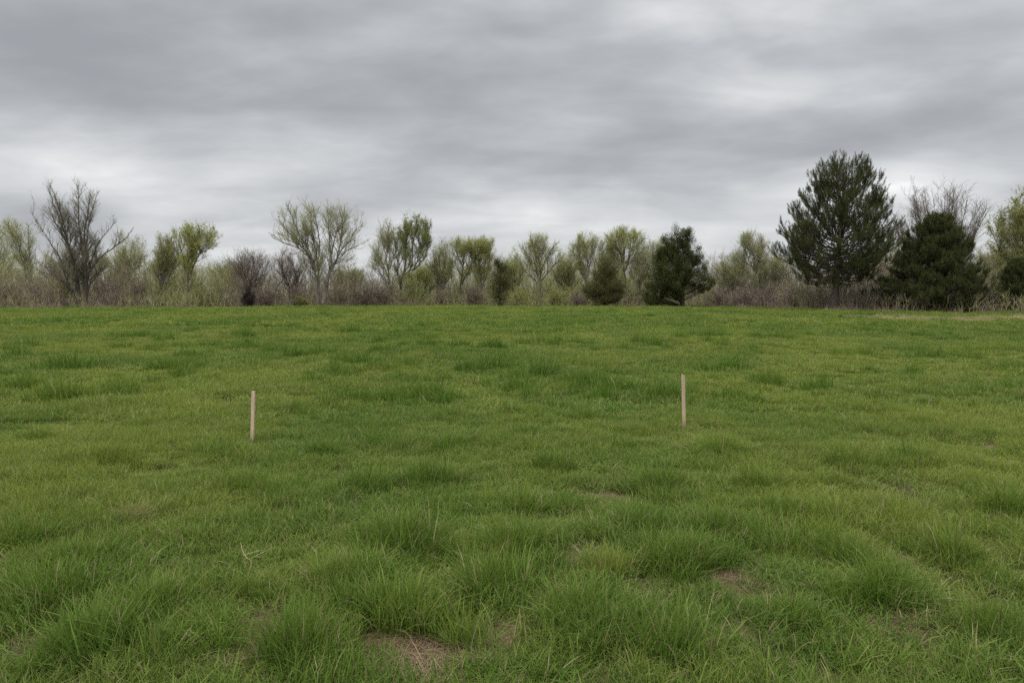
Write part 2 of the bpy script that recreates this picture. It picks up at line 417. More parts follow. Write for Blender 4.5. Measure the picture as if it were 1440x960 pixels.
# ------------------------------------------------------------------ ground
def build_ground():
    n = 420; u = np.linspace(-6.72, 6.72, n); c = 6 * np.sinh(u)
    X, Y = np.meshgrid(c, c, indexing='ij')
    Z = terrain(X, Y)
    V = np.stack([X, Y, Z], -1).reshape(-1, 3)
    i, j = np.meshgrid(np.arange(n - 1), np.arange(n - 1), indexing='ij'); a = i * n + j
    F = np.stack([a, a + n, a + n + 1, a + 1], -1).reshape(-1, 4)
    m = bpy.data.materials.new('soil and thatch'); nt, N, L = nodes_of(m)
    geo = N.new('ShaderNodeNewGeometry')
    def noise(sc, det=4):
        q = N.new('ShaderNodeTexNoise'); q.inputs['Scale'].default_value = sc; q.inputs['Detail'].default_value = det
        L.new(geo.outputs['Position'], q.inputs['Vector']); return q
    def mix(fac, a, b):
        q = N.new('ShaderNodeMix'); q.data_type = 'RGBA'
        L.new(fac, q.inputs['Factor'])
        for s, v in (('A', a), ('B', b)):
            if isinstance(v, tuple): q.inputs[s].default_value = (*v, 1)
            else: L.new(v, q.inputs[s])
        return q.outputs['Result']
    def ramp(x, lo, hi):
        q = N.new('ShaderNodeMapRange'); q.inputs['From Min'].default_value = lo; q.inputs['From Max'].default_value = hi; L.new(x, q.inputs['Value']); return q.outputs[0]
    green = mix(ramp(noise(.8).outputs['Fac'], .35, .65), (.050, .066, .016), (.075, .082, .024))
    soil = mix(ramp(noise(22, 6).outputs['Fac'], .3, .7), (.085, .052, .034), (.21, .135, .085))
    at = N.new('ShaderNodeAttribute'); at.attribute_name = 'vary'; sep = N.new('ShaderNodeSeparateColor'); L.new(at.outputs['Color'], sep.inputs[0])
    ad = N.new('ShaderNodeMath'); ad.operation = 'ADD'; L.new(sep.outputs[0], ad.inputs[0])
    nn = N.new('ShaderNodeMapRange'); nn.inputs['From Min'].default_value = .45; nn.inputs['From Max'].default_value = .75; nn.inputs['To Max'].default_value = .6
    L.new(noise(3.0).outputs['Fac'], nn.inputs['Value']); L.new(nn.outputs[0], ad.inputs[1])
    colr = mix(ad.outputs[0], green, soil)
    pb = N.new('ShaderNodeBsdfPrincipled'); pb.inputs['Roughness'].default_value = .95; pb.inputs['Specular IOR Level'].default_value = .05
    L.new(colr, pb.inputs['Base Color'])
    bp = N.new('ShaderNodeBump'); bp.inputs['Strength'].default_value = .6; bp.inputs['Distance'].default_value = .03
    L.new(noise(30, 6).outputs['Fac'], bp.inputs['Height']); L.new(bp.outputs[0], pb.inputs['Normal'])
    out = N.new('ShaderNodeOutputMaterial'); L.new(pb.outputs[0], out.inputs['Surface'])
    b = bare(V[:, 0], V[:, 1])
    me = mesh_from('ground', V, F, [m], None, {'vary': np.stack([b, b, b], 1)}, True)
    link('ground', me, kind='structure')

# worn places in the foreground: photo px, row, half width px, half height px, strength
BARE = [(590, 932, 66, 22, 1.), (540, 905, 40, 14, .8), (905, 822, 26, 18, 1.), (750, 853, 34, 16, .9), (1296, 800, 34, 14, .9), (1395, 778, 26, 22, .8),
        (375, 885, 34, 26, .8), (55, 903, 40, 22, .9), (1290, 890, 60, 22, .8), (1060, 790, 24, 16, .8), (812, 780, 36, 14, .8), (420, 778, 24, 12, .7),
        (520, 703, 22, 8, .6), (860, 705, 26, 8, .6), (1010, 880, 70, 22, .6), (240, 655, 22, 7, .5), (1250, 688, 40, 10, .5), (880, 930, 40, 24, .5),
        (20, 790, 24, 12, .5), (1150, 850, 30, 14, .5), (1425, 542, 26, 7, .9), (700, 905, 40, 16, .5), (240, 800, 40, 14, .5), (300, 940, 60, 14, .5), (1420, 850, 30, 18, .6), (1100, 930, 40, 16, .6)]
_B = []
for px, py, a, b, k in BARE:
    x, y = ground_pt(px, py); x1, _ = ground_pt(px + a, py); _, y1 = ground_pt(px, py - b); _, y2 = ground_pt(px, py + b)
    _B.append((x, y - .02, abs(x1 - x) * 1.05, abs(y1 - y2) / 2 * 1.35 + .06, k))
def bare(x, y):
    w = np.zeros_like(x)
    for bx, by, a, b, k in _B:
        q = ((x - bx) / a) ** 2 + ((y - by) / b) ** 2
        w = np.maximum(w, k * np.clip(1.5 - q, 0, 1))
    n = fbm(x * 3, y * 3, 41)
    return np.clip(w * (.35 + 1.3 * n), 0, 1)

# ------------------------------------------------------------------ grass
def blades(rng, n, rad, h, hvar, w, bend, K=4, dry=0., square=False, flat=0., gather=0.):
    if square: bx, by = rng.uniform(-rad, rad, n), rng.uniform(-rad, rad, n)
    else:
        a = rng.uniform(0, 6.28, n); q = rad * rng.random(n) ** (.5 + gather * .5); bx, by = q * np.cos(a), q * np.sin(a)
    H = h * (1 - hvar + hvar * 1.4 * rng.random(n)); az = rng.uniform(0, 6.28, n)
    if gather: az = np.where(rng.random(n) < .55, np.arctan2(by, bx) + rng.normal(size=n) * .8, az)
    B = bend * (.3 + 1.1 * rng.random(n))
    if gather: B = B * (.25 + 1.1 * np.hypot(bx, by) / rad)
    W = w * (.6 + .8 * rng.random(n)); t = np.linspace(0, 1, K)[None]
    dx, dy = np.cos(az)[:, None], np.sin(az)[:, None]
    out = H[:, None] * (B[:, None] * t ** 1.7 + flat * t); zz = H[:, None] * (t - .38 * np.minimum(B[:, None], 1.6) * t ** 2.4) * (1 - flat * .92)
    P = np.stack([bx[:, None] + dx * out, by[:, None] + dy * out, zz], -1)
    tw = az + math.pi / 2 + rng.normal(size=n) * .6
    sd = np.stack([np.cos(tw), np.sin(tw), 0 * tw], -1)[:, None] * (W[:, None] * np.array([.75, 1., .8, .08] if K == 4 else [.9, 1., .1])[None])[..., None] * .5
    V = np.stack([P - sd, P + sd], 2).reshape(-1, 3)
    b = (np.arange(n) * K * 2)[:, None]; k = np.arange(K - 1)[None] * 2
    F = np.stack([b + k, b + k + 1, b + k + 3, b + k + 2], -1).reshape(-1, 4)
    A = np.zeros((n, K, 2, 3)); A[..., 0] = rng.random(n)[:, None, None]; A[..., 1] = t[..., None]; A[..., 2] = (rng.random(n) < dry)[:, None, None]
    return V, F, A.reshape(-1, 3)

def grassmat():
    m = bpy.data.materials.new('grass blades'); nt, N, L = nodes_of(m)
    at = N.new('ShaderNodeAttribute'); at.attribute_name = 'vary'; sep = N.new('ShaderNodeSeparateColor'); L.new(at.outputs['Color'], sep.inputs[0])
    ti = N.new('ShaderNodeAttribute'); ti.attribute_type = 'INSTANCER'; ti.attribute_name = 'tint'
    st = N.new('ShaderNodeSeparateXYZ'); L.new(ti.outputs['Vector'], st.inputs[0])
    def mix(fac, a, b):
        q = N.new('ShaderNodeMix'); q.data_type = 'RGBA'
        if isinstance(fac, float): q.inputs['Factor'].default_value = fac
        else: L.new(fac, q.inputs['Factor'])
        for s, v in (('A', a), ('B', b)):
            if isinstance(v, tuple): q.inputs[s].default_value = (*v, 1)
            else: L.new(v, q.inputs[s])
        return q.outputs['Result']
    deep = mix(sep.outputs[0], G_DEEP[0], G_DEEP[1])
    yell = mix(sep.outputs[0], G_YELL[0], G_YELL[1])
    g = mix(st.outputs[0], deep, yell)
    straw = mix(sep.outputs[0], (.21, .16, .085), (.38, .31, .18))
    straw = mix(st.outputs[2], straw, mix(sep.outputs[0], (.12, .08, .05), (.24, .17, .105)))
    g = mix(sep.outputs[2], g, straw)                 # single dry blades
    tp = N.new('ShaderNodeMath'); tp.operation = 'POWER'; tp.inputs[1].default_value = 3.0; L.new(sep.outputs[1], tp.inputs[0])
    tq = N.new('ShaderNodeMath'); tq.operation = 'MULTIPLY'; tq.inputs[1].default_value = .25; L.new(tp.outputs[0], tq.inputs[0])
    g = mix(tq.outputs[0], g, (.25, .27, .06))         # tips bleach
    g = mix(st.outputs[1], g, straw)                  # dry patches
    pb = N.new('ShaderNodeBsdfPrincipled'); pb.inputs['Roughness'].default_value = .55; pb.inputs['Specular IOR Level'].default_value = .12
    L.new(g, pb.inputs['Base Color'])
    tr = N.new('ShaderNodeBsdfTranslucent'); L.new(g, tr.inputs['Color'])
    sh = N.new('ShaderNodeMixShader'); sh.inputs[0].default_value = .4; L.new(pb.outputs[0], sh.inputs[1]); L.new(tr.outputs[0], sh.inputs[2])
    out = N.new('ShaderNodeOutputMaterial'); L.new(sh.outputs[0], out.inputs['Surface'])
    return m
G_DEEP = ((.050, .112, .011), (.108, .194, .025))
G_YELL = ((.130, .186, .021), (.218, .266, .047))

def scatter(name, protos, pts, vid, rot, scl, tint, **props):
    """one object: prototype meshes put on points by geometry nodes"""
    col = bpy.data.collections.new(name + ' prototypes')
    for k, me in enumerate(protos):
        o = bpy.data.objects.new('grass_tuft_%02d' % k, me); col.objects.link(o)
    me = bpy.data.meshes.new(name); me.vertices.add(len(pts)); me.vertices.foreach_set('co', np.ascontiguousarray(pts, np.float32).ravel())
    a = me.attributes.new('vid', 'INT', 'POINT'); a.data.foreach_set('value', np.ascontiguousarray(vid, np.int32))
    for nm, arr in (('rot', rot), ('scl', scl), ('tint', tint)):
        a = me.attributes.new(nm, 'FLOAT_VECTOR', 'POINT'); a.data.foreach_set('vector', np.ascontiguousarray(arr, np.float32).ravel())
    ob = link(name, me, **props)
    ng = bpy.data.node_groups.new(name + ' scatter', 'GeometryNodeTree')
    ng.interface.new_socket('Geometry', in_out='INPUT', socket_type='NodeSocketGeometry'); ng.interface.new_socket('Geometry', in_out='OUTPUT', socket_type='NodeSocketGeometry')
    N, L = ng.nodes, ng.links
    gi, go = N.new('NodeGroupInput'), N.new('NodeGroupOutput')
    ci = N.new('GeometryNodeCollectionInfo'); ci.inputs['Collection'].default_value = col
    ci.inputs['Separate Children'].default_value = True; ci.inputs['Reset Children'].default_value = True
    ip = N.new('GeometryNodeInstanceOnPoints'); ip.inputs['Pick Instance'].default_value = True
    def na(nm, ty):
        q = N.new('GeometryNodeInputNamedAttribute'); q.data_type = ty; q.inputs['Name'].default_value = nm; return q.outputs['Attribute']
    L.new(gi.outputs[0], ip.inputs['Points']); L.new(ci.outputs[0], ip.inputs['Instance'])
    L.new(na('vid', 'INT'), ip.inputs['Instance Index']); L.new(na('rot', 'FLOAT_VECTOR'), ip.inputs['Rotation']); L.new(na('scl', 'FLOAT_VECTOR'), ip.inputs['Scale'])
    L.new(ip.outputs[0], go.inputs[0])
    md = ob.modifiers.new('scatter', 'NODES'); md.node_group = ng
    return ob

# tussocks seen in the photo: px, row of the foot, half width px
TUSS = [(345, 690, 60), (505, 692, 50), (562, 776, 62), (655, 630, 55), (318, 640, 45), (155, 652, 36), (735, 722, 40), (715, 778, 48), (885, 745, 42), (925, 690, 34),
        (885, 606, 34), (1010, 752, 46), (1140, 735, 54), (1290, 655, 56), (1100, 628, 40), (800, 880, 60), (650, 910, 62), (500, 830, 60), (130, 915, 66), (300, 920, 64),
        (110, 800, 60), (30, 770, 46), (380, 835, 44), (850, 915, 60), (40, 850, 60), (200, 600, 34), (600, 680, 40), (450, 640, 36), (250, 520, 40), (540, 520, 40),
        (100, 562, 36), (155, 556, 26), (515, 566, 26), (812, 590, 36), (1090, 540, 28), (1250, 582, 30), (760, 612, 30), (960, 800, 56), (1180, 790, 60), (1330, 790, 50), (1420, 730, 40),
        (1240, 850, 62), (1120, 880, 60), (1380, 900, 66), (960, 930, 60), (690, 840, 50), (560, 870, 50), (420, 930, 60), (10, 930, 60), (220, 860, 50), (1060, 690, 40), (780, 660, 36), (1370, 610, 30), (1190, 660, 40), (1020, 640, 36), (730, 580, 24), (620, 560, 24), (420, 580, 40), (60, 620, 40), (600, 480, 30), (800, 490, 28), (1010, 520, 30), (320, 480, 36), (1200, 500, 30), (1400, 520, 30), (830, 540, 30),
        (1040, 560, 30), (940, 560, 26), (20, 545, 30), (210, 480, 30), (430, 500, 36), (680, 520, 30)]

def build_grass():
    rng = np.random.default_rng(11); gm = grassmat()
    P, nA, nT, nB, nC, nS, nTB = [], 6, 8, 5, 4, 3, 4
    mk = lambda *a, **k: P.append(mesh_from('grass tuft', *_f(blades(*a, **k)), gm))
    def _f(vfa): return vfa
    def add(*a, **k):
        V, F, A = blades(*a, **k); P.append(mesh_from('grass tuft', V, F, [gm], None, {'vary': A}))
    for k in range(nA): add(rng, 420, .17, .105, .65, .0034 + .0003 * k, .75, dry=.07)              # 0..5 near lawn
    for k in range(nT): add(rng, 150 + 30 * (k % 4), .11 + .02 * (k % 4), .17 + .017 * (k % 5), .6, .0042 + .0003 * (k % 3), .55 + .1 * (k % 3), dry=.05, gather=.15)   # 6..13 near tussocks
    for k in range(nB): add(rng, 480, .36, .115, .6, .0085, .75, K=3, dry=.05)          # 14..18 middle
    for k in range(nC): add(rng, 420, .95, .15, .6, .022, .6, K=3, dry=.04)             # 19..22 far
    for k in range(nS): add(rng, 170, .15, .12, .7, .0022, .6, dry=1., flat=.8)         # 23..25 flattened straw
    for k in range(nTB): add(rng, 220, .20 + .03 * k, .19, .65, .009, .6, K=3, dry=.03, gather=.15) # 26..29 middle tussocks
    o0, oT, oB, oC, oS, oTB = 0, nA, nA + nT, nA + nT + nB, nA + nT + nB + nC, nA + nT + nB + nC + nS
    pts, vid, rot, scl, tint = [], [], [], [], []
    def wedge(n, y0, y1):
        y = np.sqrt(rng.uniform(y0 ** 2, y1 ** 2, n)); x = rng.uniform(-1, 1, n) * (y * .80 + 1.0); return x, y
    def yellow(x, y):
        v = .45 * fbm(x / 5, y / 9, 21, 3) + .25 * fbm(x / 1.1, y / 1.4, 25, 2) + .30 * fbm(x / 2.2, y / 3.0, 27, 2)
        v = (v - .5) * 4.2 + .46
        return np.clip(v + np.clip((y - 25) / 120, 0, .25), 0, 1)
    def put(x, y, v, sc, sz, tn, tilt=.1, sink=.0):
        n = len(x); pts.append(np.stack([x, y, terrain(x, y) - sink], 1)); vid.append(v)
        rot.append(np.stack([rng.normal(size=n) * tilt, rng.normal(size=n) * tilt, rng.uniform(0, 6.28, n)], 1))
        scl.append(np.stack([sc, sc, sz], 1)); tint.append(tn)
    SP = [ground_pt(354.4, 624), ground_pt(962, 605)]
    def hfield(x, y):
        h = .30 + 1.4 * fbm(x / .8, y / 1.0, 31, 3)
        for gx, gy in SP: h = h * np.where((np.abs(x - gx) < .22) & (y > gy - .45) & (y < gy), .7, 1.)
        return h
    PL, _ = path_line()
    def near_path(x, y): return np.sqrt(((x[:, None] - PL[None, :, 0]) ** 2 + (y[:, None] - PL[None, :, 1]) ** 2).min(1))
    # near lawn
    n = 5200; x, y = wedge(n, 1.9, 10.5); b = bare(x, y); k = rng.random(n) > b * 1.05; x, y, b = x[k], y[k], b[k]; n = len(x)
    yl = yellow(x, y); hz = 1.08 * hfield(x, y) * (1 - .6 * b)
    put(x, y, o0 + rng.integers(0, nA, n), .9 + .3 * rng.random(n), hz * (.65 + .75 * rng.random(n) ** 2), np.stack([np.clip(yl + rng.normal(size=n) * .16, 0, 1), np.clip(.10 * rng.random(n) + .35 * b * rng.random(n), 0, 1), 0 * x], 1))
    # thatch in and round the worn places, thinner elsewhere
    n = 5200; x, y = wedge(n, 1.9, 10.5); b = bare(x, y); k = rng.random(n) < .34 + .5 * b; x, y = x[k], y[k]; n = len(x)
    put(x, y, oS + rng.integers(0, nS, n), .8 + .6 * rng.random(n), .8 + .5 * rng.random(n), np.stack([.5 + 0 * x, 1 + 0 * x, np.clip(np.where(rng.random(n) < .3, .1, .75) + .2 * rng.normal(size=n), 0, 1)], 1), .05)
    # middle
    n = 9500; x, y = wedge(n, 9.5, 32); b = bare(x, y); k = rng.random(n) > b; x, y = x[k], y[k]; n = len(x)
    put(x, y, oB + rng.integers(0, nB, n), .9 + .4 * rng.random(n), 1.1 * hfield(x, y) * (.65 + .85 * rng.random(n) ** 2), np.stack([np.clip(yellow(x, y) + rng.normal(size=n) * .15, 0, 1), .12 * rng.random(n), 0 * x], 1))
    # far
    n = 9500; x, y = wedge(n, 30, 112); 
    pxs = 720 + x / y * FPX; k = y < edge_depth(pxs) + 4; x, y = x[k], y[k]; n = len(x)
    put(x, y, oC + rng.integers(0, nC, n), .8 + .5 * rng.random(n), hfield(x, y) * (.7 + .5 * rng.random(n)) * np.where(near_path(x, y) < 2.2, .75, 1.), np.stack([np.clip(yellow(x, y) + rng.normal(size=n) * .10, 0, 1), np.maximum(.12 * rng.random(n), np.clip(1.25 - near_path(x, y) / 2.6, 0, .95)), 0 * x], 1))
    # worn dry grass on and beside the track
    c, _ = path_line(); n = 420; k = rng.integers(0, len(c), n); x = c[k, 0] + rng.normal(size=n) * 1.0; y = c[k, 1] + rng.normal(size=n) * 1.3
    put(x, y, oB + rng.integers(0, nB, n), 1. + rng.random(n), 1. + .8 * rng.random(n), np.stack([.8 + 0 * x, .45 + .55 * rng.random(n), 0 * x], 1))
    # tussocks: those of the photograph, then more of them
    X, Y, S = [], [], []
    for px, py, hw in TUSS:
        gx, gy = ground_pt(px, py); m = hw * gy / FPX
        k = max(5, int(6 + m * 26)) if gy < 11 else max(4, int(4 + m * 9))
        q = rng.normal(size=(k, 2)) * .62; X.append(gx + q[:, 0] * m); Y.append(gy + q[:, 1] * m * .7); S.append(.55 + .6 * rng.random(k) ** 1.5)
        if gy < 7.5:
            k = 5; q = rng.normal(size=(k, 2)) * .26; X.append(gx + q[:, 0] * m); Y.append(gy + q[:, 1] * m * .7); S.append(1.0 + .35 * rng.random(k))
    n = 1100; x, y = wedge(n, 2.0, 11); m = fbm(x / .9, y / 1.0, 59) + .12 * rng.normal(size=n) > .53; x, y = x[m], y[m]; X.append(x); Y.append(y); S.append(.35 + .55 * rng.random(len(x)))
    n = 9000; y = rng.uniform(10.5 ** 1.5, 90 ** 1.5, n) ** (1 / 1.5); x = rng.uniform(-1, 1, n) * (y * .8 + 1)
    m = fbm(x / 1.6, y / 3.2, 57) + .06 * rng.normal(size=n) > .60; x, y = x[m], y[m]; X.append(x); Y.append(y); S.append(.5 + .6 * rng.random(len(x)))
    x, y, s = np.concatenate(X), np.concatenate(Y), np.concatenate(S); n = len(x)
    kk = np.maximum(np.maximum(bare(x, y), bare(x, y + .2)), bare(x, y + .38)) < .10 + .25 * rng.random(n); x, y, s = x[kk], y[kk], s[kk]; n = len(x)
    for px, py in ((354.4, 624), (962, 605)):            # the stakes stand clear of tall grass
        gx, gy = ground_pt(px, py); ok = ~((np.abs(x - gx) < .22) & (y > gy - .6) & (y < gy + .02)); x, y, s = x[ok], y[ok], s[ok]
    n = len(x); near = y < 11; s = s * np.where(rng.random(n) < .12, 1.25, 1.) * np.where((y > 10) & (y < 34), 1.2, 1.)
    v = np.where(near, oT + rng.integers(0, nT, n), oTB + rng.integers(0, nTB, n)); far = np.clip(y / 40, 1, 2.0)
    put(x, y, v, np.where(near, .80, 1.) * s * (.85 + .35 * rng.random(n)) * far, np.where(near, .86, 1.5) * s * (.75 + .5 * rng.random(n)), np.stack([np.clip(yellow(x, y) * .60 - np.where(near, .0, .28) + np.where(near, .2, .1) * rng.normal(size=n), 0, 1), .05 * rng.random(n), 0 * x], 1), .12)
    # a few yellow tufts of the photograph
    for px, py, tn, dr in ((855, 812, 1., .05), (862, 806, 1., .05), (848, 806, 1., .1), (185, 735, .9, .55), (175, 742, .9, .5), (196, 738, .8, .45), (205, 730, .9, .4), (1285, 725, .8, .3), (1230, 715, .8, .3)):
        gx, gy = ground_pt(px, py); put(np.array([gx]), np.array([gy]), np.array([oT + rng.integers(0, nT)]), np.array([.8]), np.array([.9]), np.array([[tn, dr, 0]]))
    scatter('grass', P, np.concatenate(pts), np.concatenate(vid), np.concatenate(rot), np.concatenate(scl), np.concatenate(tint), kind='stuff',
            label='rough green meadow grass with darker tussocks and dry patches', category='grass')

EDGE = np.array([(-300, 436), (0, 435), (360, 432.5), (700, 431), (960, 432), (1060, 435), (1170, 438.5), (1300, 440), (1440, 441), (1800, 442)], float)
def edge_depth(px):
    py = np.interp(px, EDGE[:, 0], EDGE[:, 1]); return CAMH * FPX / (py - HORIZON)

# ------------------------------------------------------------------ thicket, dry margin, path
def build_thicket():
    rng = np.random.default_rng(5); n = 9500
    px = rng.uniform(-320, 1780, n); D = edge_depth(px) + 1.3 + 17 * rng.random(n)
    x = (px - 720) / FPX * D
    h = (2.9 + 4.6 * fbm(px / 40, D / 30, 71, 3)) * (.7 + .5 * rng.random(n)) * np.clip((D - edge_depth(px)) / 13, .32, 1.15)
    lean = rng.normal(size=(n, 2)) * .28
    K = 6; t = np.linspace(0, 1, K)[None]
    P = np.stack([x[:, None] + lean[:, :1] * h[:, None] * t ** 1.4, D[:, None] + lean[:, 1:] * h[:, None] * t ** 1.4, terrain(x, D)[:, None] - .1 + (h[:, None] + .1) * t], -1)
    P[:, 1:] += rng.normal(size=(n, K - 1, 3)) * .08
    R = np.linspace(.028, .010, K)[None] * np.ones((n, 1))
    olive = np.interp(px, [-300, 0, 60, 110, 150, 200, 240, 300, 335, 440, 470, 560, 590, 640, 690, 720, 820, 880, 990, 1010, 1240, 1390, 1500], [.6, .6, .4, .5, .25, .5, .85, .75, .25, .25, .3, .3, .85, .6, .55, .9, .9, .5, .5, .3, .25, .5, .6])
    kind = .56 + (rng.random(n) * .7 + .3 * fbm(px / 30, D / 40, 83, 2) - olive) * .5
    g = Geo(); mats = [BARK_MAUVE, BARK_OLIVE, LEAF_OLIVE, LEAF_BROWN]
    for mi, sel in ((0, kind > .56), (1, kind <= .56)):
        p, r = P[sel], R[sel]
        g.add(*_o(tubes(p, r, 4, rng), mi))
        q, rq = branches(rng, p, r, len(p) * 9, 1.1, .5, .1, .1, .16, 4, .013, .008, None, .12)
        g.add(*_o(tubes(q, rq, 3, rng), mi))
        nl = len(p) * (12 if mi == 0 else 30); i = rng.integers(0, len(q), nl)
        c, _, _ = lookup(q, rq, i, rng.random(nl)); c += rng.normal(size=c.shape) * .12
        g.add(*_o(leaf_quads(c, .09, rng, .3), 3 if mi == 0 else 2))
    g.build('undergrowth', mats, None, kind='stuff', label='tangled brown and olive brushwood at the foot of the trees', category='undergrowth')
    # the wood far behind, which reads as one pale mass between the trunks
    n = 5200; px = rng.uniform(-320, 1780, n); D = 128 + 26 * rng.random(n); x = (px - 720) / FPX * D
    tops = np.interp(px, [-300, 0, 60, 130, 200, 310, 380, 500, 530, 600, 720, 900, 1000, 1100, 1250, 1450, 1800], [366, 352, 376, 376, 366, 376, 386, 392, 394, 370, 364, 366, 386, 384, 376, 366, 366]) + 14 * (fbm(px / 18, D / 9, 72, 2) - .5)
    h = (HORIZON + CAMH * FPX / D - tops) * D / FPX * (.65 + .4 * rng.random(n))
    K = 6; t = np.linspace(0, 1, K)[None]; lean = rng.normal(size=(n, 2)) * .15
    P = np.stack([x[:, None] + lean[:, :1] * h[:, None] * t ** 1.4, D[:, None] + lean[:, 1:] * h[:, None] * t ** 1.4, h[:, None] * t - .1], -1)
    P[:, 1:] += rng.normal(size=(n, K - 1, 3)) * .1
    R = np.linspace(.03, .010, K)[None] * np.ones((n, 1))
    w = Geo(); w.add(*_o(tubes(P, R, 4, rng), 0))
    q, rq = branches(rng, P, R, n * 8, 1.5, .5, .15, .12, .14, 4, .014, .008, None, .15); w.add(*_o(tubes(q, rq, 3, rng), 0))
    i = rng.integers(0, len(q), n * 20); c, _, _ = lookup(q, rq, i, rng.random(len(i))); c += rng.normal(size=c.shape) * .15
    kd = np.repeat(fbm(c[:, 0] / 9, c[:, 1] / 9, 75, 2) > .5, 1)
    w.add(*_o(leaf_quads(c[kd], .12, rng, .3), 1)); w.add(*_o(leaf_quads(c[~kd], .12, rng, .3), 2))
    w.build('far_wood', [BARK_OLIVE, LEAF_PALE, LEAF_YELLOW], None, kind='stuff', label='far pale wood seen as one mass between the trunks', category='wood')
    # pale dry stalks where the mown field stops
    n = 27000; px = rng.uniform(-320, 1780, n); dens = np.interp(px, [-300, 0, 60, 150, 330, 430, 470, 590, 620, 1000, 1040, 1240, 1300, 1500], [.8, .8, 1, 1, .3, .3, 1, 1, .3, .4, .9, .8, .35, .35])
    k = rng.random(n) < dens * (.4 + fbm(px / 25, px * 0, 91)); px = px[k]; n = len(px)
    D = edge_depth(px) + rng.normal(size=n) * 1.3 + 1.4 - 7 * np.clip(fbm(px / 14, px * 0, 97) - .5, 0, 1); x = (px - 720) / FPX * D
    V, F, A = blades(rng, n, .0, 1.0, .6, .028, .4, K=3)
    V = V.reshape(n, 6, 3); sc = np.interp(px, [460, 480, 580, 600, 1080, 1200], [.8, 1.1, 1.1, .75, .7, .7])
    V *= (sc * (.25 + 1.6 * fbm(px / 9, D / 3, 95) ** 1.5))[:, None, None]
    V = V + np.stack([x, D, terrain(x, D)], 1)[:, None]
    g = Geo(); g.add(V.reshape(-1, 3), F, 0, A); g.build('dry_grass', [REED], None, kind='stuff', label='pale brown dry grass stalks along the field margin', category='dry grass')

def path_line():
    rows = [(1215, 446.6), (1250, 448.4), (1290, 450.2), (1340, 451), (1390, 450.2), (1440, 448.8), (1500, 447.4), (1600, 446)]
    c = np.array([ground_pt(*q) for q in rows]); t = np.linspace(0, len(c) - 1, 60); i = np.arange(len(c))
    c = np.stack([np.interp(t, i, c[:, 0]), np.interp(t, i, c[:, 1])], 1)
    for _ in range(6): c[1:-1] = c[1:-1] * .5 + (c[:-2] + c[2:]) * .25
    return c, t

def build_path():
    c, t = path_line()
    nrm = np.gradient(c, axis=0); nrm = norm(np.stack([-nrm[:, 1], nrm[:, 0]], 1))
    wd = 1.7 * (.7 + .6 * fbm(t, t * 0, 7)) * np.clip(np.minimum(t, 8) / 1.5, .15, 1)
    U = np.linspace(-1, 1, 5); V = np.stack([np.r_[q + nn * w * u, 0] for q, nn, w in zip(c, nrm, wd) for u in U])
    V[:, 2] = terrain(V[:, 0], V[:, 1]) + .125
    a = (np.arange(59) * 5)[:, None] + np.arange(4)[None]; F = np.stack([a, a + 1, a + 6, a + 5], -1).reshape(-1, 4)
    m = leafmat('worn dry path', (.17, .145, .065), (.27, .225, .105), 0, rough=.95, scale=1.5, spec=.05)
    me = mesh_from('path', V, F, [m], None, {'vary': np.random.default_rng(3).random((len(V), 3))}, True)
    link('path', me, kind='structure')

# ------------------------------------------------------------------ stakes
def build_stake(px_t, py_t, px_b, py_b, w, d, rz, slant, label, seed):
    rng = random.Random(seed)
    gx, gy = ground_pt(px_b, py_b + 3); D = gy
    r = ray(px_t, py_t); top = r * (D / r[1]); top[2] += CAMH
    L = math.hypot(top[0] - gx, top[2]) + .22
    import bmesh
    bm = bmesh.new(); n = 10; ring = []
    for k in range(n + 1):
        t = k / n; z = -.22 + t * L
        s = .35 + .65 * min(1, t / .18)                      # sharpened foot
        wob = .0012 * rng.uniform(-1, 1)
        row = []
        for sx, sy in ((-1, -1), (1, -1), (1, 1), (-1, 1)):
            zz = z + (slant * sx * w / 2 if k == n else 0)
            row.append(bm.verts.new((sx * w / 2 * s + wob, sy * d / 2 * s, zz)))
        ring.append(row)
    for k in range(n):
        for j in range(4): bm.faces.new((ring[k][j], ring[k][(j + 1) % 4], ring[k + 1][(j + 1) % 4], ring[k + 1][j]))
    bm.faces.new(ring[0][::-1]); bm.faces.new(ring[-1])
    bmesh.ops.bevel(bm, geom=[e for e in bm.edges if abs(e.calc_face_angle(0)) > .6], offset=.0018, segments=2, affect='EDGES')
    me = bpy.data.meshes.new('survey_stake'); bm.to_mesh(me); bm.free(); me.materials.append(WOOD)
    o = link('survey_stake', me, label=label, category='stake', group='wooden stakes in the field')
    o.location = (gx, gy, z_at(gx, gy)); o.rotation_euler = (RAD(1.5), math.atan2(top[0] - gx, top[2]), rz)
    return o

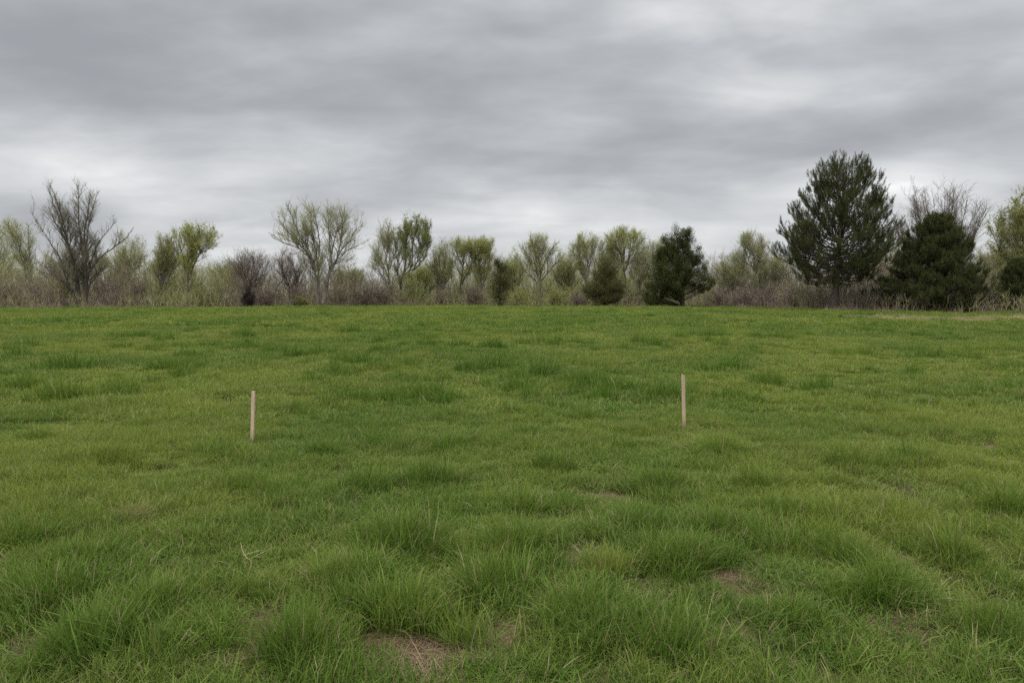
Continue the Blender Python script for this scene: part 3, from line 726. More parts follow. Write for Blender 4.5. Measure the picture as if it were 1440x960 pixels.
def woodmat():
    m = bpy.data.materials.new('weathered pine lath'); nt, N, L = nodes_of(m)
    tc = N.new('ShaderNodeTexCoord'); mp = N.new('ShaderNodeMapping'); mp.inputs['Scale'].default_value = (60, 60, 2.5); L.new(tc.outputs['Object'], mp.inputs[0])
    nz = N.new('ShaderNodeTexNoise'); nz.inputs['Scale'].default_value = 2.2; nz.inputs['Detail'].default_value = 6; L.new(mp.outputs[0], nz.inputs['Vector'])
    nb = N.new('ShaderNodeTexNoise'); nb.inputs['Scale'].default_value = 7; L.new(tc.outputs['Object'], nb.inputs['Vector'])
    r = N.new('ShaderNodeValToRGB'); r.color_ramp.elements[0].position = .3; r.color_ramp.elements[1].position = .72
    r.color_ramp.elements[0].color = (.34, .24, .16, 1); r.color_ramp.elements[1].color = (.64, .49, .35, 1); L.new(nz.outputs['Fac'], r.inputs[0])
    mx = N.new('ShaderNodeMix'); mx.data_type = 'RGBA'; mr = N.new('ShaderNodeMapRange'); mr.inputs['From Min'].default_value = .45; mr.inputs['From Max'].default_value = .7; mr.inputs['To Max'].default_value = .5
    L.new(nb.outputs['Fac'], mr.inputs[0]); L.new(mr.outputs[0], mx.inputs['Factor']); L.new(r.outputs[0], mx.inputs['A']); mx.inputs['B'].default_value = (.42, .34, .26, 1)
    pb = N.new('ShaderNodeBsdfPrincipled'); pb.inputs['Roughness'].default_value = .8; pb.inputs['Specular IOR Level'].default_value = .2; sz = N.new('ShaderNodeSeparateXYZ'); L.new(tc.outputs['Object'], sz.inputs[0])
    ma = N.new('ShaderNodeMath'); ma.operation = 'MULTIPLY_ADD'; ma.inputs[1].default_value = .22; L.new(nz.outputs['Fac'], ma.inputs[0]); L.new(sz.outputs[2], ma.inputs[2])
    mm = N.new('ShaderNodeMapRange'); mm.inputs['From Min'].default_value = .18; mm.inputs['From Max'].default_value = .33; mm.inputs['To Min'].default_value = .75; mm.inputs['To Max'].default_value = 0; L.new(ma.outputs[0], mm.inputs[0])
    md = N.new('ShaderNodeMix'); md.data_type = 'RGBA'; L.new(mm.outputs[0], md.inputs['Factor']); L.new(mx.outputs['Result'], md.inputs['A']); md.inputs['B'].default_value = (.16, .105, .065, 1)
    L.new(md.outputs['Result'], pb.inputs['Base Color'])
    bp = N.new('ShaderNodeBump'); bp.inputs['Strength'].default_value = .3; bp.inputs['Distance'].default_value = .002; L.new(nz.outputs['Fac'], bp.inputs['Height']); L.new(bp.outputs[0], pb.inputs['Normal'])
    out = N.new('ShaderNodeOutputMaterial'); L.new(pb.outputs[0], out.inputs['Surface']); return m
WOOD = woodmat()

def build_stalk(px, py, label, rays, seed):
    """dead bleached stalk lying in the grass; rays in metres from its root"""
    rng = np.random.default_rng(seed); gx, gy = ground_pt(px, py)
    P = np.stack([resample(np.array(r, float), 6) for r in rays]); R = np.linspace(.0026, .0012, 6)[None] * np.ones((len(P), 1))
    g = Geo(); g.add(*_o(tubes(P, R, 5, rng), 0))
    o = g.build('dead_stalk', [STRAW], None, True, label=label, category='dead stalk'); o.location = (gx, gy, z_at(gx, gy) + .065); o.scale = (.8, .8, .7)
STRAW = leafmat('bleached straw', (.30, .25, .15), (.42, .36, .23), 0)

# ------------------------------------------------------------------ sky, sun, camera
def build_world():
    w = bpy.data.worlds.new('World'); scene.world = w; w.use_nodes = True; nt = w.node_tree; nt.nodes.clear(); N, L = nt.nodes, nt.links
    def M(op, a, b=None, c=None, clamp=False):
        q = N.new('ShaderNodeMath'); q.operation = op; q.use_clamp = clamp
        for i, v in enumerate((a, b, c)):
            if v is None: continue
            if isinstance(v, (int, float)): q.inputs[i].default_value = v
            else: L.new(v, q.inputs[i])
        return q.outputs[0]
    tc = N.new('ShaderNodeTexCoord'); sp = N.new('ShaderNodeSeparateXYZ'); L.new(tc.outputs['Generated'], sp.inputs[0])
    X, Y, Z = sp.outputs
    el = M('ARCSINE', Z); az = M('ARCTAN2', X, Y)                      # radians, az 0 = straight ahead
    zc = M('ADD', M('MAXIMUM', Z, 0.), .19)
    u, v = M('DIVIDE', X, zc), M('DIVIDE', Y, zc)                      # a flat cloud deck overhead
    cb = N.new('ShaderNodeCombineXYZ'); L.new(u, cb.inputs[0]); L.new(v, cb.inputs[1])
    def noise(sc, det, rough=.5, off=(0, 0, 0), stretch=(1, 1, 1), dist=0.):
        mp = N.new('ShaderNodeMapping'); mp.inputs['Location'].default_value = off; mp.inputs['Scale'].default_value = stretch; L.new(cb.outputs[0], mp.inputs[0])
        q = N.new('ShaderNodeTexNoise'); q.inputs['Scale'].default_value = sc; q.inputs['Detail'].default_value = det; q.inputs['Roughness'].default_value = rough; q.inputs['Distortion'].default_value = dist
        L.new(mp.outputs[0], q.inputs['Vector']); return q.outputs['Fac']
    big = noise(.42, 2, .5, (3.1, 7.7, 0), (1, .9, 1), .3); mid = noise(1.1, 5, .52, (11, 2, 3), (.75, 1.15, 1), .5); fine = noise(3.2, 6, .55, (5, 1, 8), (.55, 1.2, 1), .6)
    d = M('ADD', M('MULTIPLY', M('SUBTRACT', big, .5), SKY['big']), M('ADD', M('MULTIPLY', M('SUBTRACT', mid, .5), SKY['mid']), M('MULTIPLY', M('SUBTRACT', fine, .5), SKY['fine'])))
    cd = N.new('ShaderNodeCombineXYZ'); L.new(M('MULTIPLY', az, 3.2), cd.inputs[0]); L.new(M('MULTIPLY', el, 8.5), cd.inputs[1])
    qb = N.new('ShaderNodeTexNoise'); qb.inputs['Scale'].default_value = 1.45; qb.inputs['Detail'].default_value = 5; qb.inputs['Roughness'].default_value = .47; qb.inputs['Distortion'].default_value = .2
    L.new(cd.outputs[0], qb.inputs['Vector']); d = M('ADD', d, M('MULTIPLY', M('SUBTRACT', qb.outputs['Fac'], .5), SKY['puff']))
    base = SKY['base']
    # heavier and thinner parts of the deck, by direction: (px,row, half widths, gain) turned into azimuth / elevation
    acc = d
    for px, py, sx, sy, k in SKY['blobs']:
        r = norm(ray(px, py)); a0, e0 = math.atan2(r[0], r[1]), math.asin(r[2])
        qa = M('POWER', M('ABSOLUTE', M('DIVIDE', M('SUBTRACT', az, a0), sx / FPX)), 2); qe = M('POWER', M('ABSOLUTE', M('DIVIDE', M('SUBTRACT', el, e0), sy / FPX)), 2)
        # ragged edges: the deck's own noise shifts the blob
        g = M('EXPONENT', M('MULTIPLY', M('ADD', M('ADD', qa, qe), M('MULTIPLY', M('SUBTRACT', mid, .5), 1.6)), -1.))
        acc = M('ADD', acc, M('MULTIPLY', g, k * 1.25))
    ramp = N.new('ShaderNodeValToRGB'); cr = ramp.color_ramp; cr.interpolation = 'B_SPLINE'
    cr.elements[0].position = 0; cr.elements[1].position = 1
    for p, c in SKY['ramp']:
        e = cr.elements.new(p); e.color = (*c, 1)
    cr.elements.remove(cr.elements[0]); cr.elements.remove(cr.elements[-1])
    L.new(M('ADD', acc, base, clamp=True), ramp.inputs[0])
    gain = M('MULTIPLY', M('ADD', 1., M('MULTIPLY', M('POWER', M('MAXIMUM', M('SUBTRACT', Z, .38), 0.), 1.), SKY['zen'])), 10.)   # an overcast sky is brighter overhead
    vm = N.new('ShaderNodeVectorMath'); vm.operation = 'SCALE'; L.new(ramp.outputs[0], vm.inputs[0]); L.new(gain, vm.inputs['Scale'])
    sky = N.new('ShaderNodeTexSky'); sky.sky_type = 'NISHITA'; sky.sun_disc = False; sky.sun_elevation = RAD(SUN_EL); sky.sun_rotation = RAD(SUN_AZ)
    mx = N.new('ShaderNodeMix'); mx.data_type = 'RGBA'; mx.inputs['Factor'].default_value = .96; L.new(sky.outputs[0], mx.inputs['A']); L.new(vm.outputs[0], mx.inputs['B'])
    bg = N.new('ShaderNodeBackground'); bg.inputs['Strength'].default_value = .1; L.new(mx.outputs['Result'], bg.inputs['Color'])
    out = N.new('ShaderNodeOutputWorld'); L.new(bg.outputs[0], out.inputs['Surface'])

SUN_EL, SUN_AZ = 50, 212
SKY = dict(big=.60, mid=.62, fine=.42, puff=1.05, base=.525, zen=6.5,
           ramp=[(.0, (.318, .330, .350)), (.25, (.375, .388, .408)), (.5, (.475, .489, .508)), (.7, (.615, .628, .642)), (.9, (.75, .757, .765)), (1., (.82, .825, .83))],
           blobs=[(250, 120, 420, 55, -.20), (950, 150, 520, 75, -.22), (560, 50, 350, 50, -.10), (640, 225, 220, 40, -.12), (1250, 190, 300, 40, -.16),
                  (800, 285, 300, 40, .07), (150, 230, 300, 42, .11), (950, 40, 110, 36, .12), (1400, 60, 140, 60, .13), (840, 325, 560, 45, .10), (720, 345, 1100, 50, .06), (420, 205, 190, 26, .10), (1180, 120, 170, 26, .08), (150, 300, 400, 50, -.02), (1300, 250, 250, 28, .18), (60, 20, 200, 60, -.04)])

def build_camera():
    cam = bpy.data.cameras.new('camera'); o = bpy.data.objects.new('camera', cam); COL.objects.link(o)
    cam.sensor_width = 36; cam.lens = 36 * FPX / 1440; cam.clip_end = 8000; cam.clip_start = .05
    o.location = (0, 0, CAMH); o.rotation_euler = (math.pi / 2 - PITCH, 0, 0); scene.camera = o
    s = bpy.data.lights.new('sun', 'SUN'); s.energy = 1.5; s.angle = RAD(25); s.color = (1, .965, .92)
    so = bpy.data.objects.new('sun', s); COL.objects.link(so); so.location = (0, 0, 60)
    so.rotation_euler = (RAD(90 - SUN_EL), 0, RAD(180 - SUN_AZ))
    scene.view_settings.view_transform = 'Standard'; scene.view_settings.look = 'None'; scene.view_settings.exposure = EXPOSURE; scene.view_settings.gamma = 1; scene.view_settings.use_curve_mapping = False
    scene.render.resolution_x, scene.render.resolution_y = 1024, 682
    c = scene.cycles; c.max_bounces = 6; c.diffuse_bounces = 3; c.transmission_bounces = 4; c.transparent_max_bounces = 4; c.glossy_bounces = 1; c.use_denoising = False
EXPOSURE = 0.12

# ------------------------------------------------------------------ the tree line, left to right
GR = 'budding trees along the field edge'
def build_trees():
    Z1 = lambda *q: [(a / 4, 220 + b / 4) for a, b in q]
    Z2 = lambda *q: [(340 + a / 4, 240 + b / 4) for a, b in q]
    Z3 = lambda *q: [(680 + a / 4, 240 + b / 4) for a, b in q]
    Z4 = lambda *q: [(1000 + a / 3.273, 200 + b / 3.273) for a, b in q]
    e1 = lambda a, b, rx, rz, ry, yy=0: ((a / 4, 220 + b / 4), rx / 4, rz / 4, ry / 4, yy / 4)
    e2 = lambda a, b, rx, rz, ry, yy=0: ((340 + a / 4, 240 + b / 4), rx / 4, rz / 4, ry / 4, yy / 4)
    e3 = lambda a, b, rx, rz, ry, yy=0: ((680 + a / 4, 240 + b / 4), rx / 4, rz / 4, ry / 4, yy / 4)
    e4 = lambda a, b, rx, rz, ry, yy=0: ((1000 + a / 3.273, 200 + b / 3.273), rx / 3.273, rz / 3.273, ry / 3.273, yy / 3.273)
    # the big dark bare tree
    broadleaf(114, 93, 'tall dark bare tree with many forking stems and a long limb arching to the right', name='bare_tree',
        limbs=[(Z1((440, 835), (420, 740), (330, 660), (250, 580)), -20, .16), (Z1((450, 835), (415, 560), (370, 470), (310, 400), (262, 300)), 15, .24),
               (Z1((455, 835), (430, 600), (400, 480), (350, 300), (322, 195)), -12, .24), (Z1((465, 835), (470, 600), (450, 420), (440, 280), (432, 165)), 12, .24),
               (Z1((480, 835), (490, 560), (500, 420), (540, 300), (560, 200)), -14, .22), (Z1((475, 835), (500, 640), (560, 580), (600, 530), (680, 490), (745, 395)), 10, .2),
               (Z1((470, 835), (510, 560), (560, 450), (610, 370)), 22, .18), (Z1((480, 835), (520, 690), (600, 640), (650, 615)), -18, .12), (Z1((430, 835), (330, 665), (230, 620)), 18, .11),
               (Z1((450, 835), (420, 560), (400, 400), (390, 260), (380, 190)), -30, .16), (Z1((470, 835), (480, 560), (480, 400), (500, 260), (500, 195)), 30, .16), (Z1((420, 835), (360, 560), (290, 440), (255, 330)), -25, .13)],
        env=[e1(430, 330, 190, 185, 170), e1(350, 300, 105, 130, 100, -40), e1(530, 320, 90, 130, 100, 40), e1(690, 450, 75, 85, 60), e1(300, 590, 110, 60, 90), e1(590, 590, 100, 60, 90), e1(450, 560, 160, 120, 130)],
        bark=BARK_DARK, twig=BARK_GREY, leaf=LEAF_OLIVE, nleaf=6500, lsize=.07, n1=210, n2=1400, n3=6500, L1=3.4, L2=1.8, L3=1.0, up=.3, seed=3, tw=.0085)
    # left edge
    broadleaf(42, 106, 'pale green tree with two forked dark limbs left of the big bare tree', limbs=[(Z1((170, 830), (165, 650), (120, 520), (60, 420), (20, 370)), 10, .16), (Z1((175, 830), (180, 640), (190, 500), (200, 400)), -10, .13), (Z1((165, 830), (150, 600), (110, 480), (100, 380)), -14, .13)],
        env=[e1(80, 450, 110, 95, 100), e1(200, 450, 50, 80, 60), e1(20, 480, 60, 90, 80)], bark=BARK_GREY, twig=BARK_OLIVE, leaf=LEAF_PALE, nleaf=5200, seed=5, group=GR)
    broadleaf(-8, 110, 'yellowish budding tree cut by the left edge of the photo', box=(-45, 32, 312), trunk=.2, leaf=LEAF_YELLOW, twig=BARK_OLIVE, nleaf=7000, seed=6, group=GR)
    broadleaf(200, 108, 'small pale green tree leaning left behind the long arching limb', box=(158, 208, 328), trunk=.4, lean=-.35, r0=.13, leaf=LEAF_PALE, twig=BARK_OLIVE, nleaf=4200, n3=2600, n2=450, seed=7, group=GR)
    broadleaf(264, 97, 'round topped yellow green tree with a thin crooked trunk', limbs=[(Z1((1055, 840), (1050, 700), (1085, 590), (1100, 480), (1090, 390)), 4, .17), (Z1((1055, 720), (1120, 540), (1170, 460), (1215, 420)), 12, .1), (Z1((1060, 690), (1040, 540), (1010, 430)), -12, .1), (Z1((1090, 580), (1140, 440), (1150, 390)), -16, .09), (Z1((1060, 680), (1100, 560), (1190, 520), (1230, 490)), -14, .08), (Z1((1085, 590), (1060, 480), (1040, 390)), 16, .09)],
        env=[e1(1110, 470, 125, 100, 115), e1(1060, 470, 90, 95, 90, 30), e1(1080, 610, 130, 90, 110)], bark=BARK_GREY, twig=BARK_OLIVE, leaf=LEAF_YELLOW, nleaf=5000, n1=100, n2=750, n3=3600, lsize=.11, seed=8, group=GR)
    broadleaf(225, 99, 'olive budding tree standing close on the left of the round topped one', box=(216, 256, 322), trunk=.28, r0=.15, leaf=LEAF_OLIVE, twig=BARK_OLIVE, nleaf=6500, seed=9, group=GR)
    broadleaf(244, 112, 'low olive tree behind the round topped tree', box=(196, 300, 360), trunk=.15, r0=.12, leaf=LEAF_OLIVE, twig=BARK_OLIVE, nleaf=8000, seed=10, group=GR)
    broadleaf(350, 100, 'grey leafless tree above the small dark purple bush', box=(322, 382, 349), trunk=.32, r0=.13, bark=BARK_DARK, twig=BARK_MAUVE, leaf=None, n2=650, n3=3400, seed=12, name='bare_tree', group=GR)
    broadleaf(404, 100, 'grey leafless tree with two dark stems left of the tall forked tree', limbs=[(Z2((300, 740), (305, 640), (300, 560), (270, 470)), 6, .11), (Z2((265, 740), (270, 650), (240, 580), (215, 500)), -6, .10), (Z2((300, 700), (310, 570), (350, 500)), 10, .08), (Z2((180, 740), (190, 660), (240, 600)), 10, .07)],
        env=[e2(270, 560, 110, 110, 90), e2(200, 560, 60, 90, 70)], bark=BARK_DARK, twig=BARK_MAUVE, leaf=None, n2=550, n3=2800, seed=13, name='bare_tree', group=GR)
    # the tall pale forked tree
    broadleaf(446, 95, 'tall pale budding tree with two trunks forking into a wide open crown', limbs=[
        (Z2((430, 745), (425, 600), (400, 520), (370, 450), (290, 370), (215, 280)), -8, .24), (Z2((430, 745), (430, 600), (430, 480), (400, 400), (390, 300), (372, 175)), 10, .2), (Z2((420, 620), (410, 530), (340, 430), (250, 380), (200, 350)), 20, .11),
        (Z2((455, 745), (480, 600), (510, 540), (500, 440), (490, 350), (480, 200)), 8, .22), (Z2((462, 745), (490, 590), (525, 520), (570, 440), (620, 380), (685, 310)), -6, .2), (Z2((505, 560), (540, 480), (560, 380), (560, 300), (570, 190)), 18, .12),
        (Z2((415, 560), (390, 450), (330, 350), (300, 250), (290, 210)), -24, .12), (Z2((430, 500), (450, 400), (440, 300), (430, 200)), -22, .1), (Z2((525, 520), (590, 450), (640, 430), (680, 400)), 14, .08), (Z2((515, 540), (560, 500), (610, 500)), -10, .06), (Z2((510, 470), (540, 350), (620, 260)), -20, .09), (Z2((400, 500), (330, 440), (230, 400), (190, 360)), -14, .09)],
        env=[e2(350, 320, 172, 160, 150), e2(400, 260, 110, 110, 110), e2(570, 330, 130, 155, 130), e2(520, 260, 80, 90, 90), e2(590, 500, 60, 60, 50), e2(440, 470, 90, 70, 70)],
        bark=BARK_GREY, twig=BARK_PALE, leaf=LEAF_PALE, nleaf=6500, lsize=.075, n1=220, n2=1400, n3=6000, L1=3.0, L2=1.7, L3=.95, up=.2, seed=14, tw=.009)
    # behind and right of it
    broadleaf(548, 100, 'thin pale bare tree leaning on the dense green twin topped tree', limbs=[(Z2((835, 740), (830, 620), (815, 500), (790, 400), (780, 310)), 4, .14), (Z2((825, 600), (780, 500), (730, 430)), 10, .09), (Z2((815, 500), (830, 400), (840, 300)), -10, .08), (Z2((830, 640), (760, 560), (715, 530)), -8, .07), (Z2((830, 560), (870, 450), (880, 340)), 12, .08)],
        env=[e2(800, 420, 90, 130, 80), e2(770, 520, 65, 80, 60)], bark=BARK_GREY, twig=BARK_PALE, leaf=LEAF_PALE, nleaf=3500, seed=15, name='bare_tree', group=GR)
    broadleaf(563, 96, 'dense mid green tree with twin pointed tops', limbs=[(Z2((892, 740), (890, 640), (920, 540), (925, 420), (925, 280)), 6, .2), (Z2((905, 600), (960, 560), (965, 420), (990, 290)), -8, .13), (Z2((970, 560), (1010, 440), (1050, 320)), 8, .1), (Z2((890, 640), (870, 500), (860, 400)), 10, .1), (Z2((960, 570), (1030, 500), (1060, 400)), -10, .08)],
        env=[e2(920, 420, 75, 155, 80), e2(1000, 400, 80, 130, 85), e2(930, 300, 40, 45, 40), e2(1020, 310, 50, 45, 45), e2(930, 560, 90, 60, 80)], bark=BARK_DARK, twig=BARK_OLIVE, leaf=LEAF_FRESH, nleaf=15000, n1=130, n2=900, n3=4400, lsize=.09, up=.35, seed=16, group=GR)
    broadleaf(617, 102, 'feathery pale green tree between the twin topped and the yellow topped trees', box=(600, 646, 336), trunk=.2, leaf=LEAF_PALE, twig=BARK_OLIVE, nleaf=5000, seed=17, group=GR)
    broadleaf(648, 99, 'yellow green tree with a dark forked stem and see through middle', limbs=[(Z2((1230, 745), (1230, 620), (1250, 540), (1230, 420)), 8, .15), (Z2((1235, 640), (1290, 540), (1300, 420)), -8, .12), (Z2((1250, 560), (1200, 450), (1210, 400)), 12, .08), (Z2((1290, 560), (1330, 470), (1360, 400)), 10, .07)],
        env=[e2(1240, 440, 90, 65, 80), e2(1300, 450, 70, 70, 80), e2(1220, 540, 70, 60, 60)], bark=BARK_DARK, twig=BARK_OLIVE, leaf=LEAF_YELLOW, nleaf=6500, seed=18, group=GR)
    broadleaf(681, 101, 'yellow topped tree beside the small brown cedar', limbs=[(Z2((1360, 745), (1350, 640), (1340, 560), (1350, 400)), 6, .14), (Z2((1352, 650), (1390, 540), (1400, 420)), -8, .1), (Z2((1345, 600), (1310, 500), (1290, 420)), 12, .09)],
        env=[e2(1360, 450, 80, 75, 80), e2(1400, 480, 50, 70, 60), e2(1340, 570, 70, 70, 60)], bark=BARK_GREY, twig=BARK_OLIVE, leaf=LEAF_YELLOW, nleaf=8500, seed=19, group=GR)
    broadleaf(761, 97, 'broad pale green tree with one straight thin trunk in the middle of the tree line', limbs=[(Z3((325, 755), (320, 600), (315, 500), (310, 370)), 4, .17), (Z3((320, 620), (270, 520), (220, 420)), 10, .09), (Z3((318, 560), (370, 460), (410, 410)), -10, .09), (Z3((316, 520), (280, 430), (260, 370)), -12, .08), (Z3((316, 540), (340, 430), (360, 375)), 14, .08), (Z3((322, 640), (230, 560), (175, 480)), -12, .08), (Z3((322, 620), (390, 540), (430, 460)), 12, .08)],
        env=[e3(300, 470, 130, 115, 115), e3(320, 420, 80, 70, 80), e3(220, 500, 65, 90, 70), e3(310, 580, 120, 60, 100)], bark=BARK_GREY, twig=BARK_PALE, leaf=LEAF_PALE, nleaf=8000, n1=110, n2=750, n3=3600, seed=20, group=GR)
    broadleaf(820, 100, 'pale yellow green tree leaning left above the low olive cedar', limbs=[(Z3((570, 755), (580, 640), (560, 540), (530, 440), (540, 370)), 6, .14), (Z3((575, 620), (600, 500), (610, 380)), -8, .1), (Z3((560, 540), (510, 480), (500, 430)), 10, .08)],
        env=[e3(560, 450, 80, 95, 80), e3(600, 420, 55, 60, 60), e3(540, 560, 70, 70, 60)], bark=BARK_GREY, twig=BARK_OLIVE, leaf=LEAF_PALE, nleaf=6500, seed=21, group=GR)
    broadleaf(879, 99, 'flat topped yellow green tree with a bold dark fork', limbs=[(Z3((800, 755), (798, 620), (790, 540), (770, 460), (730, 400), (690, 360)), 6, .2), (Z3((795, 560), (820, 480), (860, 430), (900, 380)), -6, .15), (Z3((785, 520), (790, 440), (780, 340)), 12, .11), (Z3((800, 520), (840, 430), (850, 340)), 12, .1), (Z3((770, 470), (740, 420), (740, 340)), -14, .09)],
        env=[e3(780, 395, 130, 75, 110), e3(700, 410, 60, 80, 70), e3(850, 390, 65, 65, 70)], bark=BARK_DARK, twig=BARK_OLIVE, leaf=LEAF_YELLOW, nleaf=6500, n2=750, n3=3600, seed=22, group=GR)
    broadleaf(845, 104, 'pale green tree rising straight behind the low olive cedar', box=(834, 880, 330), trunk=.3, leaf=LEAF_PALE, twig=BARK_OLIVE, nleaf=5500, seed=23, group=GR)
    broadleaf(899, 104, 'thin pale tree just left of the dark rounded cedar', box=(880, 922, 340), trunk=.35, r0=.12, leaf=LEAF_PALE, twig=BARK_PALE, nleaf=2600, n3=3200, seed=24, group=GR)
    broadleaf(921, 106, 'pale budding tree half hidden behind the top of the dark rounded cedar', box=(902, 948, 327), trunk=.3, r0=.12, leaf=LEAF_PALE, twig=BARK_PALE, nleaf=4200, seed=25, group=GR)
    broadleaf(1062, 88, 'thin tan tree with a slim straight trunk left of the tall pine', limbs=[(Z4((205, 745), (203, 640), (195, 540), (175, 440)), 4, .12), (Z4((203, 620), (230, 520), (240, 450)), 8, .07), (Z4((200, 600), (150, 510), (130, 450)), -8, .07), (Z4((200, 640), (140, 560), (90, 520)), 10, .06)],
        env=[e4(185, 530, 90, 100, 80), e4(180, 470, 60, 55, 60)], bark=BARK_GREY, twig=BARK_PALE, leaf=LEAF_PALE, nleaf=2600, n3=4200, seed=26, name='bare_tree', group=GR)
    broadleaf(1030, 96, 'bushy tan green tree between the rounded cedar and the thin tan tree', box=(1000, 1062, 360), trunk=.15, r0=.11, leaf=LEAF_OLIVE, twig=BARK_PALE, nleaf=6000, seed=27, group=GR)
    broadleaf(1085, 92, 'low pale tan green tree whose crown touches the left arm of the tall pine', box=(1050, 1120, 358), trunk=.15, r0=.11, leaf=LEAF_OLIVE, twig=BARK_PALE, nleaf=6000, seed=28, group=GR)
    broadleaf(1235, 90, 'low tan budding tree seen between the two pines', box=(1200, 1290, 345), trunk=.2, r0=.12, leaf=LEAF_OLIVE, twig=BARK_OLIVE, nleaf=6500, seed=29, group=GR)
    broadleaf(1322, 92, 'wide fan of bare grey branches rising behind the broad pine', box=(1248, 1396, 250), trunk=.22, nstem=30, r0=.2, bark=BARK_DARK, twig=BARK_GREY, leaf=None, n1=220, n2=1500, n3=7000, L1=2.8, L2=1.9, L3=1.1, up=.12, seed=30, name='bare_tree', tw=.011)
    broadleaf(1445, 78, 'large olive green tree cut by the right edge of the photo', box=(1392, 1500, 268), trunk=.15, nstem=9, r0=.22, leaf=LEAF_OLIVE, twig=BARK_OLIVE, nleaf=19000, n1=150, n2=1200, n3=7000, lsize=.12, seed=31)
    broadleaf(1400, 94, 'low yellow olive tree between the broad pine and the right edge', box=(1360, 1432, 345), trunk=.15, r0=.11, leaf=LEAF_OLIVE, twig=BARK_OLIVE, nleaf=7000, seed=32, group=GR)
    # fillers that stand a little further back
    broadleaf(90, 118, 'olive tree seen through the left stems of the big bare tree', box=(50, 130, 342), trunk=.2, leaf=LEAF_OLIVE, twig=BARK_OLIVE, nleaf=7000, seed=40, group=GR)
    broadleaf(150, 118, 'low olive tree seen under the long arching limb', box=(118, 200, 352), trunk=.2, leaf=LEAF_OLIVE, twig=BARK_OLIVE, nleaf=7000, seed=41, group=GR)
    broadleaf(320, 118, 'far small green tree right of the round topped yellow tree', box=(290, 348, 366), trunk=.2, leaf=LEAF_FRESH, twig=BARK_OLIVE, nleaf=6000, seed=42, group=GR)
    broadleaf(492, 118, 'low green tree in the gap right of the tall forked tree', box=(462, 520, 376), trunk=.15, leaf=LEAF_FRESH, twig=BARK_OLIVE, nleaf=9000, seed=43, group=GR)
    broadleaf(590, 112, 'low yellow green tree below the dense twin topped tree', box=(560, 632, 372), trunk=.15, leaf=LEAF_YELLOW, twig=BARK_OLIVE, nleaf=7000, seed=44, group=GR)
    broadleaf(722, 112, 'small pale tree just right of the small brown cedar', box=(704, 742, 356), trunk=.2, leaf=LEAF_PALE, twig=BARK_OLIVE, nleaf=4500, seed=45, group=GR)
    broadleaf(795, 112, 'small pale tree right of the broad tree with the straight trunk', box=(776, 818, 352), trunk=.2, leaf=LEAF_PALE, twig=BARK_OLIVE, nleaf=4500, seed=46, group=GR)
    # evergreens
    cedar(703, 96, 'small brown green cedar in a gap of the tree line', [((703, 408), 13, 22, 0), ((700, 385), 11, 20, 0), ((708, 392), 10, 18, 3), ((702, 372), 7, 10, 0)], mat=CEDAR_OLIVE, seed=50, ncl=110, per=200, cl=.5, lsize=.085)
    cedar(850, 93, 'low rounded olive cedar below the flat topped tree', [((852, 406), 26, 24, 0), ((838, 412), 18, 18, -4), ((866, 408), 15, 20, 3), ((850, 385), 15, 18, 0), ((856, 376), 8, 9, 0)], mat=CEDAR_OLIVE, seed=51, ncl=220, per=220, cl=.6, lsize=.085)
    cedar(959, 91, 'dark rounded cedar with lumpy top and open right side', [((952, 333), 11, 12, 0), ((964, 337), 11, 13, 4), ((935, 350), 14, 14, -4), ((950, 356), 18, 18, 6), ((970, 352), 11, 14, -4), ((930, 366), 12, 12, 5), ((945, 376), 22, 18, -8), ((968, 374), 16, 14, 5),
          ((926, 396), 19, 20, 0), ((943, 399), 21, 18, -9), ((922, 414), 16, 12, 4), ((922, 423), 16, 7, -2), ((982, 366), 8, 9, 2), ((991, 377), 7, 6, 0), ((977, 388), 14, 8, -6), ((994, 391), 8, 6, 0), ((996, 402), 10, 6, -3), ((980, 405), 12, 7, 4), ((1004, 397), 5, 4, 2), ((962, 392), 13, 13, 8)],
          seed=52, ncl=480, per=300, cl=.48, lsize=.09, trunkpts=(960, 958, 954, 952), r0=.28)
    pine(1174, 74, 'tallest dark pine with upturned branch tips and bare lower trunk', [(217, 3, 8), (226, 16, 18), (234, 27, 26), (245, 36, 36), (265, 48, 52), (285, 62, 68), (305, 74, 74), (325, 74, 78), (342, 86, 86), (350, 88, 88), (362, 78, 76), (378, 62, 56), (395, 50, 38), (405, 38, 14)], 230, topx=10,
         nb=180, seed=60, slope=(-.02, 1.15), nsec=7, nper=64, r0=.34, rad=.22, brush=.62, low=1.0, nter=2)
    pine(1306, 72, 'broad dense dark pine with branches down to the ground', [(301, 3, 4), (312, 12, 14), (325, 26, 30), (345, 38, 46), (365, 44, 58), (380, 56, 70), (395, 70, 86), (410, 80, 94), (422, 80, 92), (432, 70, 82)], 307, topx=8,
         nb=190, seed=61, slope=(.02, .9), mat=PINE_DEEP, nsec=9, nper=42, r0=.34, rad=.22, brush=.38, low=-.2, droop=.06)
    pine(1432, 70, 'dark bushy pine low at the right edge of the photo', [(368, 4, 4), (380, 12, 12), (395, 20, 22), (412, 26, 28), (428, 28, 30), (436, 24, 26)], 368, nb=90, seed=62, slope=(.05, .8), mat=PINE_DEEP, nsec=8, nper=36, r0=.16, rad=.2, brush=.32, low=-.2, droop=.05)

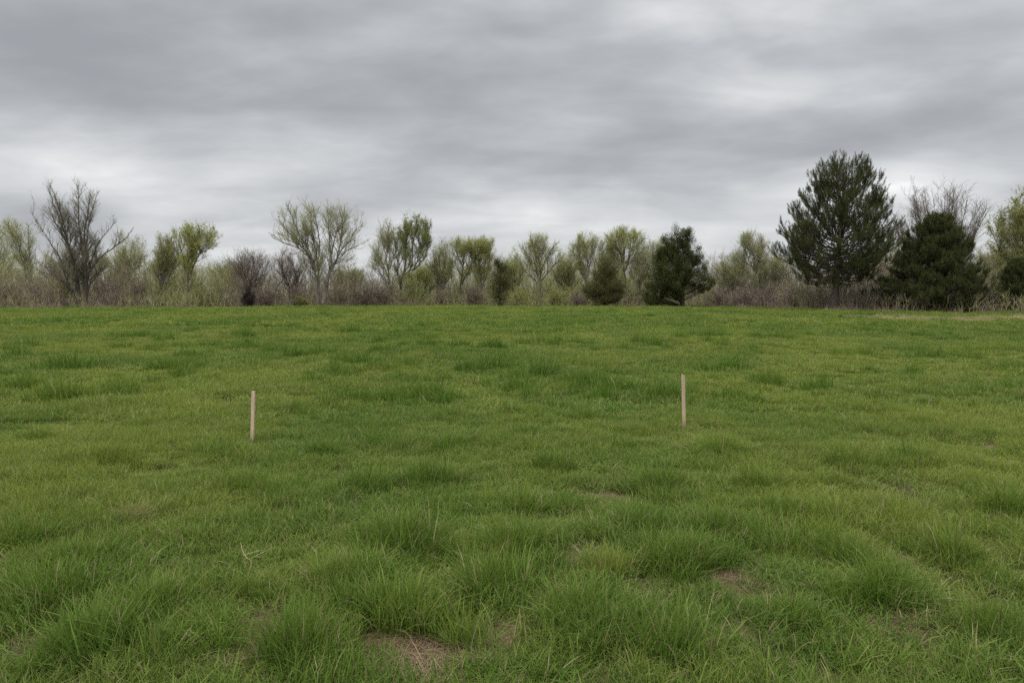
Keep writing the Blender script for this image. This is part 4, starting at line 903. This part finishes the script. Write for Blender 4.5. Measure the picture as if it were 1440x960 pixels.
def build_shrubs():
    g = shrub
    g(348, 97, 9, 402, 'small dark purple bush at the foot of the grey leafless tree', bark=DARKSHRUB, leaf=DARKSHRUB, nleaf=2200, lsize=.12, seed=1, n3=700)
    g(172, 95, 6, 417, 'tiny dark bush on the field edge right of the big bare tree', bark=DARKSHRUB, leaf=DARKSHRUB, nleaf=500, seed=2, n3=300, n2=80)
    rows = [(14, 90, 26, 392, 'M', 'mauve grey bush at the left edge of the photo'), (58, 92, 24, 396, 'B', 'brown bush left of the big bare tree trunk'), (88, 94, 18, 388, 'O', 'olive bush touching the left of the big bare tree trunk'),
            (150, 95, 28, 388, 'M', 'mauve bush right of the big bare tree trunk'), (196, 97, 22, 392, 'M', 'mauve brown bush below the small leaning pale tree'), (234, 99, 20, 396, 'O', 'olive bush left of the thin crooked trunk'),
            (284, 98, 18, 394, 'O', 'olive bush right of the thin crooked trunk'), (312, 99, 18, 400, 'B', 'brown bush left of the dark purple bush'), (374, 99, 16, 402, 'M', 'mauve bush right of the dark purple bush'),
            (418, 100, 16, 398, 'M', 'grey bush at the left of the twin trunked tall tree'), (424, 96, 13, 414, 'O', 'low green bush before the twin trunked tall tree'), (478, 99, 22, 398, 'B', 'brown bush right of the twin trunked tall tree'),
            (512, 101, 22, 392, 'B', 'dark brown bush in the gap of the tree line'), (540, 100, 18, 398, 'M', 'mauve bush left of the dense green tree trunk'), (582, 99, 20, 390, 'G', 'fresh green bush right of the dense green tree trunk'),
            (620, 99, 18, 402, 'B', 'brown bush left of the dark forked stem'), (666, 99, 14, 398, 'B', 'brown bush right of the dark forked stem'), (732, 98, 20, 396, 'Y', 'yellow green bush left of the straight thin trunk'),
            (786, 98, 22, 396, 'Y', 'yellow green bush right of the straight thin trunk'), (818, 97, 16, 402, 'B', 'brown bush left of the low olive cedar'), (890, 96, 18, 398, 'P', 'pale tan bush between the two cedars'),
            (1014, 92, 20, 404, 'B', 'brown bush right of the dark rounded cedar'), (1044, 88, 20, 398, 'M', 'mauve brown bush left of the slim straight trunk'), (1080, 86, 22, 392, 'M', 'mauve brown bush right of the slim straight trunk'),
            (1116, 82, 24, 398, 'B', 'brown bush under the left branches of the tall pine'), (1150, 80, 20, 412, 'M', 'mauve bush just left of the tall pine trunk'), (1206, 80, 22, 409, 'D', 'dark olive bush just right of the tall pine trunk'),
            (1240, 80, 20, 408, 'B', 'brown bush between the two pines'), (1394, 78, 22, 410, 'M', 'mauve brown bush right of the broad pine'), (1412, 76, 16, 400, 'Y', 'pale yellow green bush left of the right edge pine')]
    mats = dict(M=(BARK_MAUVE, LEAF_BROWN, 1400), B=(BARK_MAUVE, LEAF_BROWN, 2600), O=(BARK_OLIVE, LEAF_OLIVE, 3200), G=(BARK_OLIVE, LEAF_FRESH, 4600), Y=(BARK_OLIVE, LEAF_YELLOW, 3600), P=(BARK_PALE, LEAF_PALE, 2200), D=(BARK_DARK, LEAF_FRESH, 3000))
    for k, (px, D, hw, top, m, lab) in enumerate(rows):
        b, l, n = mats[m]; g(px, D, hw, top, lab, bark=b, leaf=l, nleaf=int(n * .7), seed=10 + k)

build_world(); build_camera(); build_ground()
build_grass(); build_thicket(); build_path()
build_stake(357.6, 545, 354.4, 621, .036, .020, RAD(-8), .05, 'short plain wooden stake leaning slightly right, the left one of two', 1)
build_stake(958.6, 522.5, 962, 602, .034, .024, RAD(24), -.45, 'taller wooden stake with slanted pale top leaning slightly left', 2)
build_stalk(350, 800, 'bleached broken stalk lying forked in the grass', [[(0, 0, 0), (-.06, .05, .03), (-.10, .12, .10)], [(0, 0, 0), (.06, .03, .03), (.13, .08, .06)], [(-.05, .04, .02), (.0, .05, .035), (.06, .09, .045)], [(.03, .015, .015), (.07, -.01, .03), (.10, .0, .02)], [(-.02, .02, .0), (.03, -.03, .01), (.05, -.09, .0)]], 4)
build_trees(); build_shrubs()
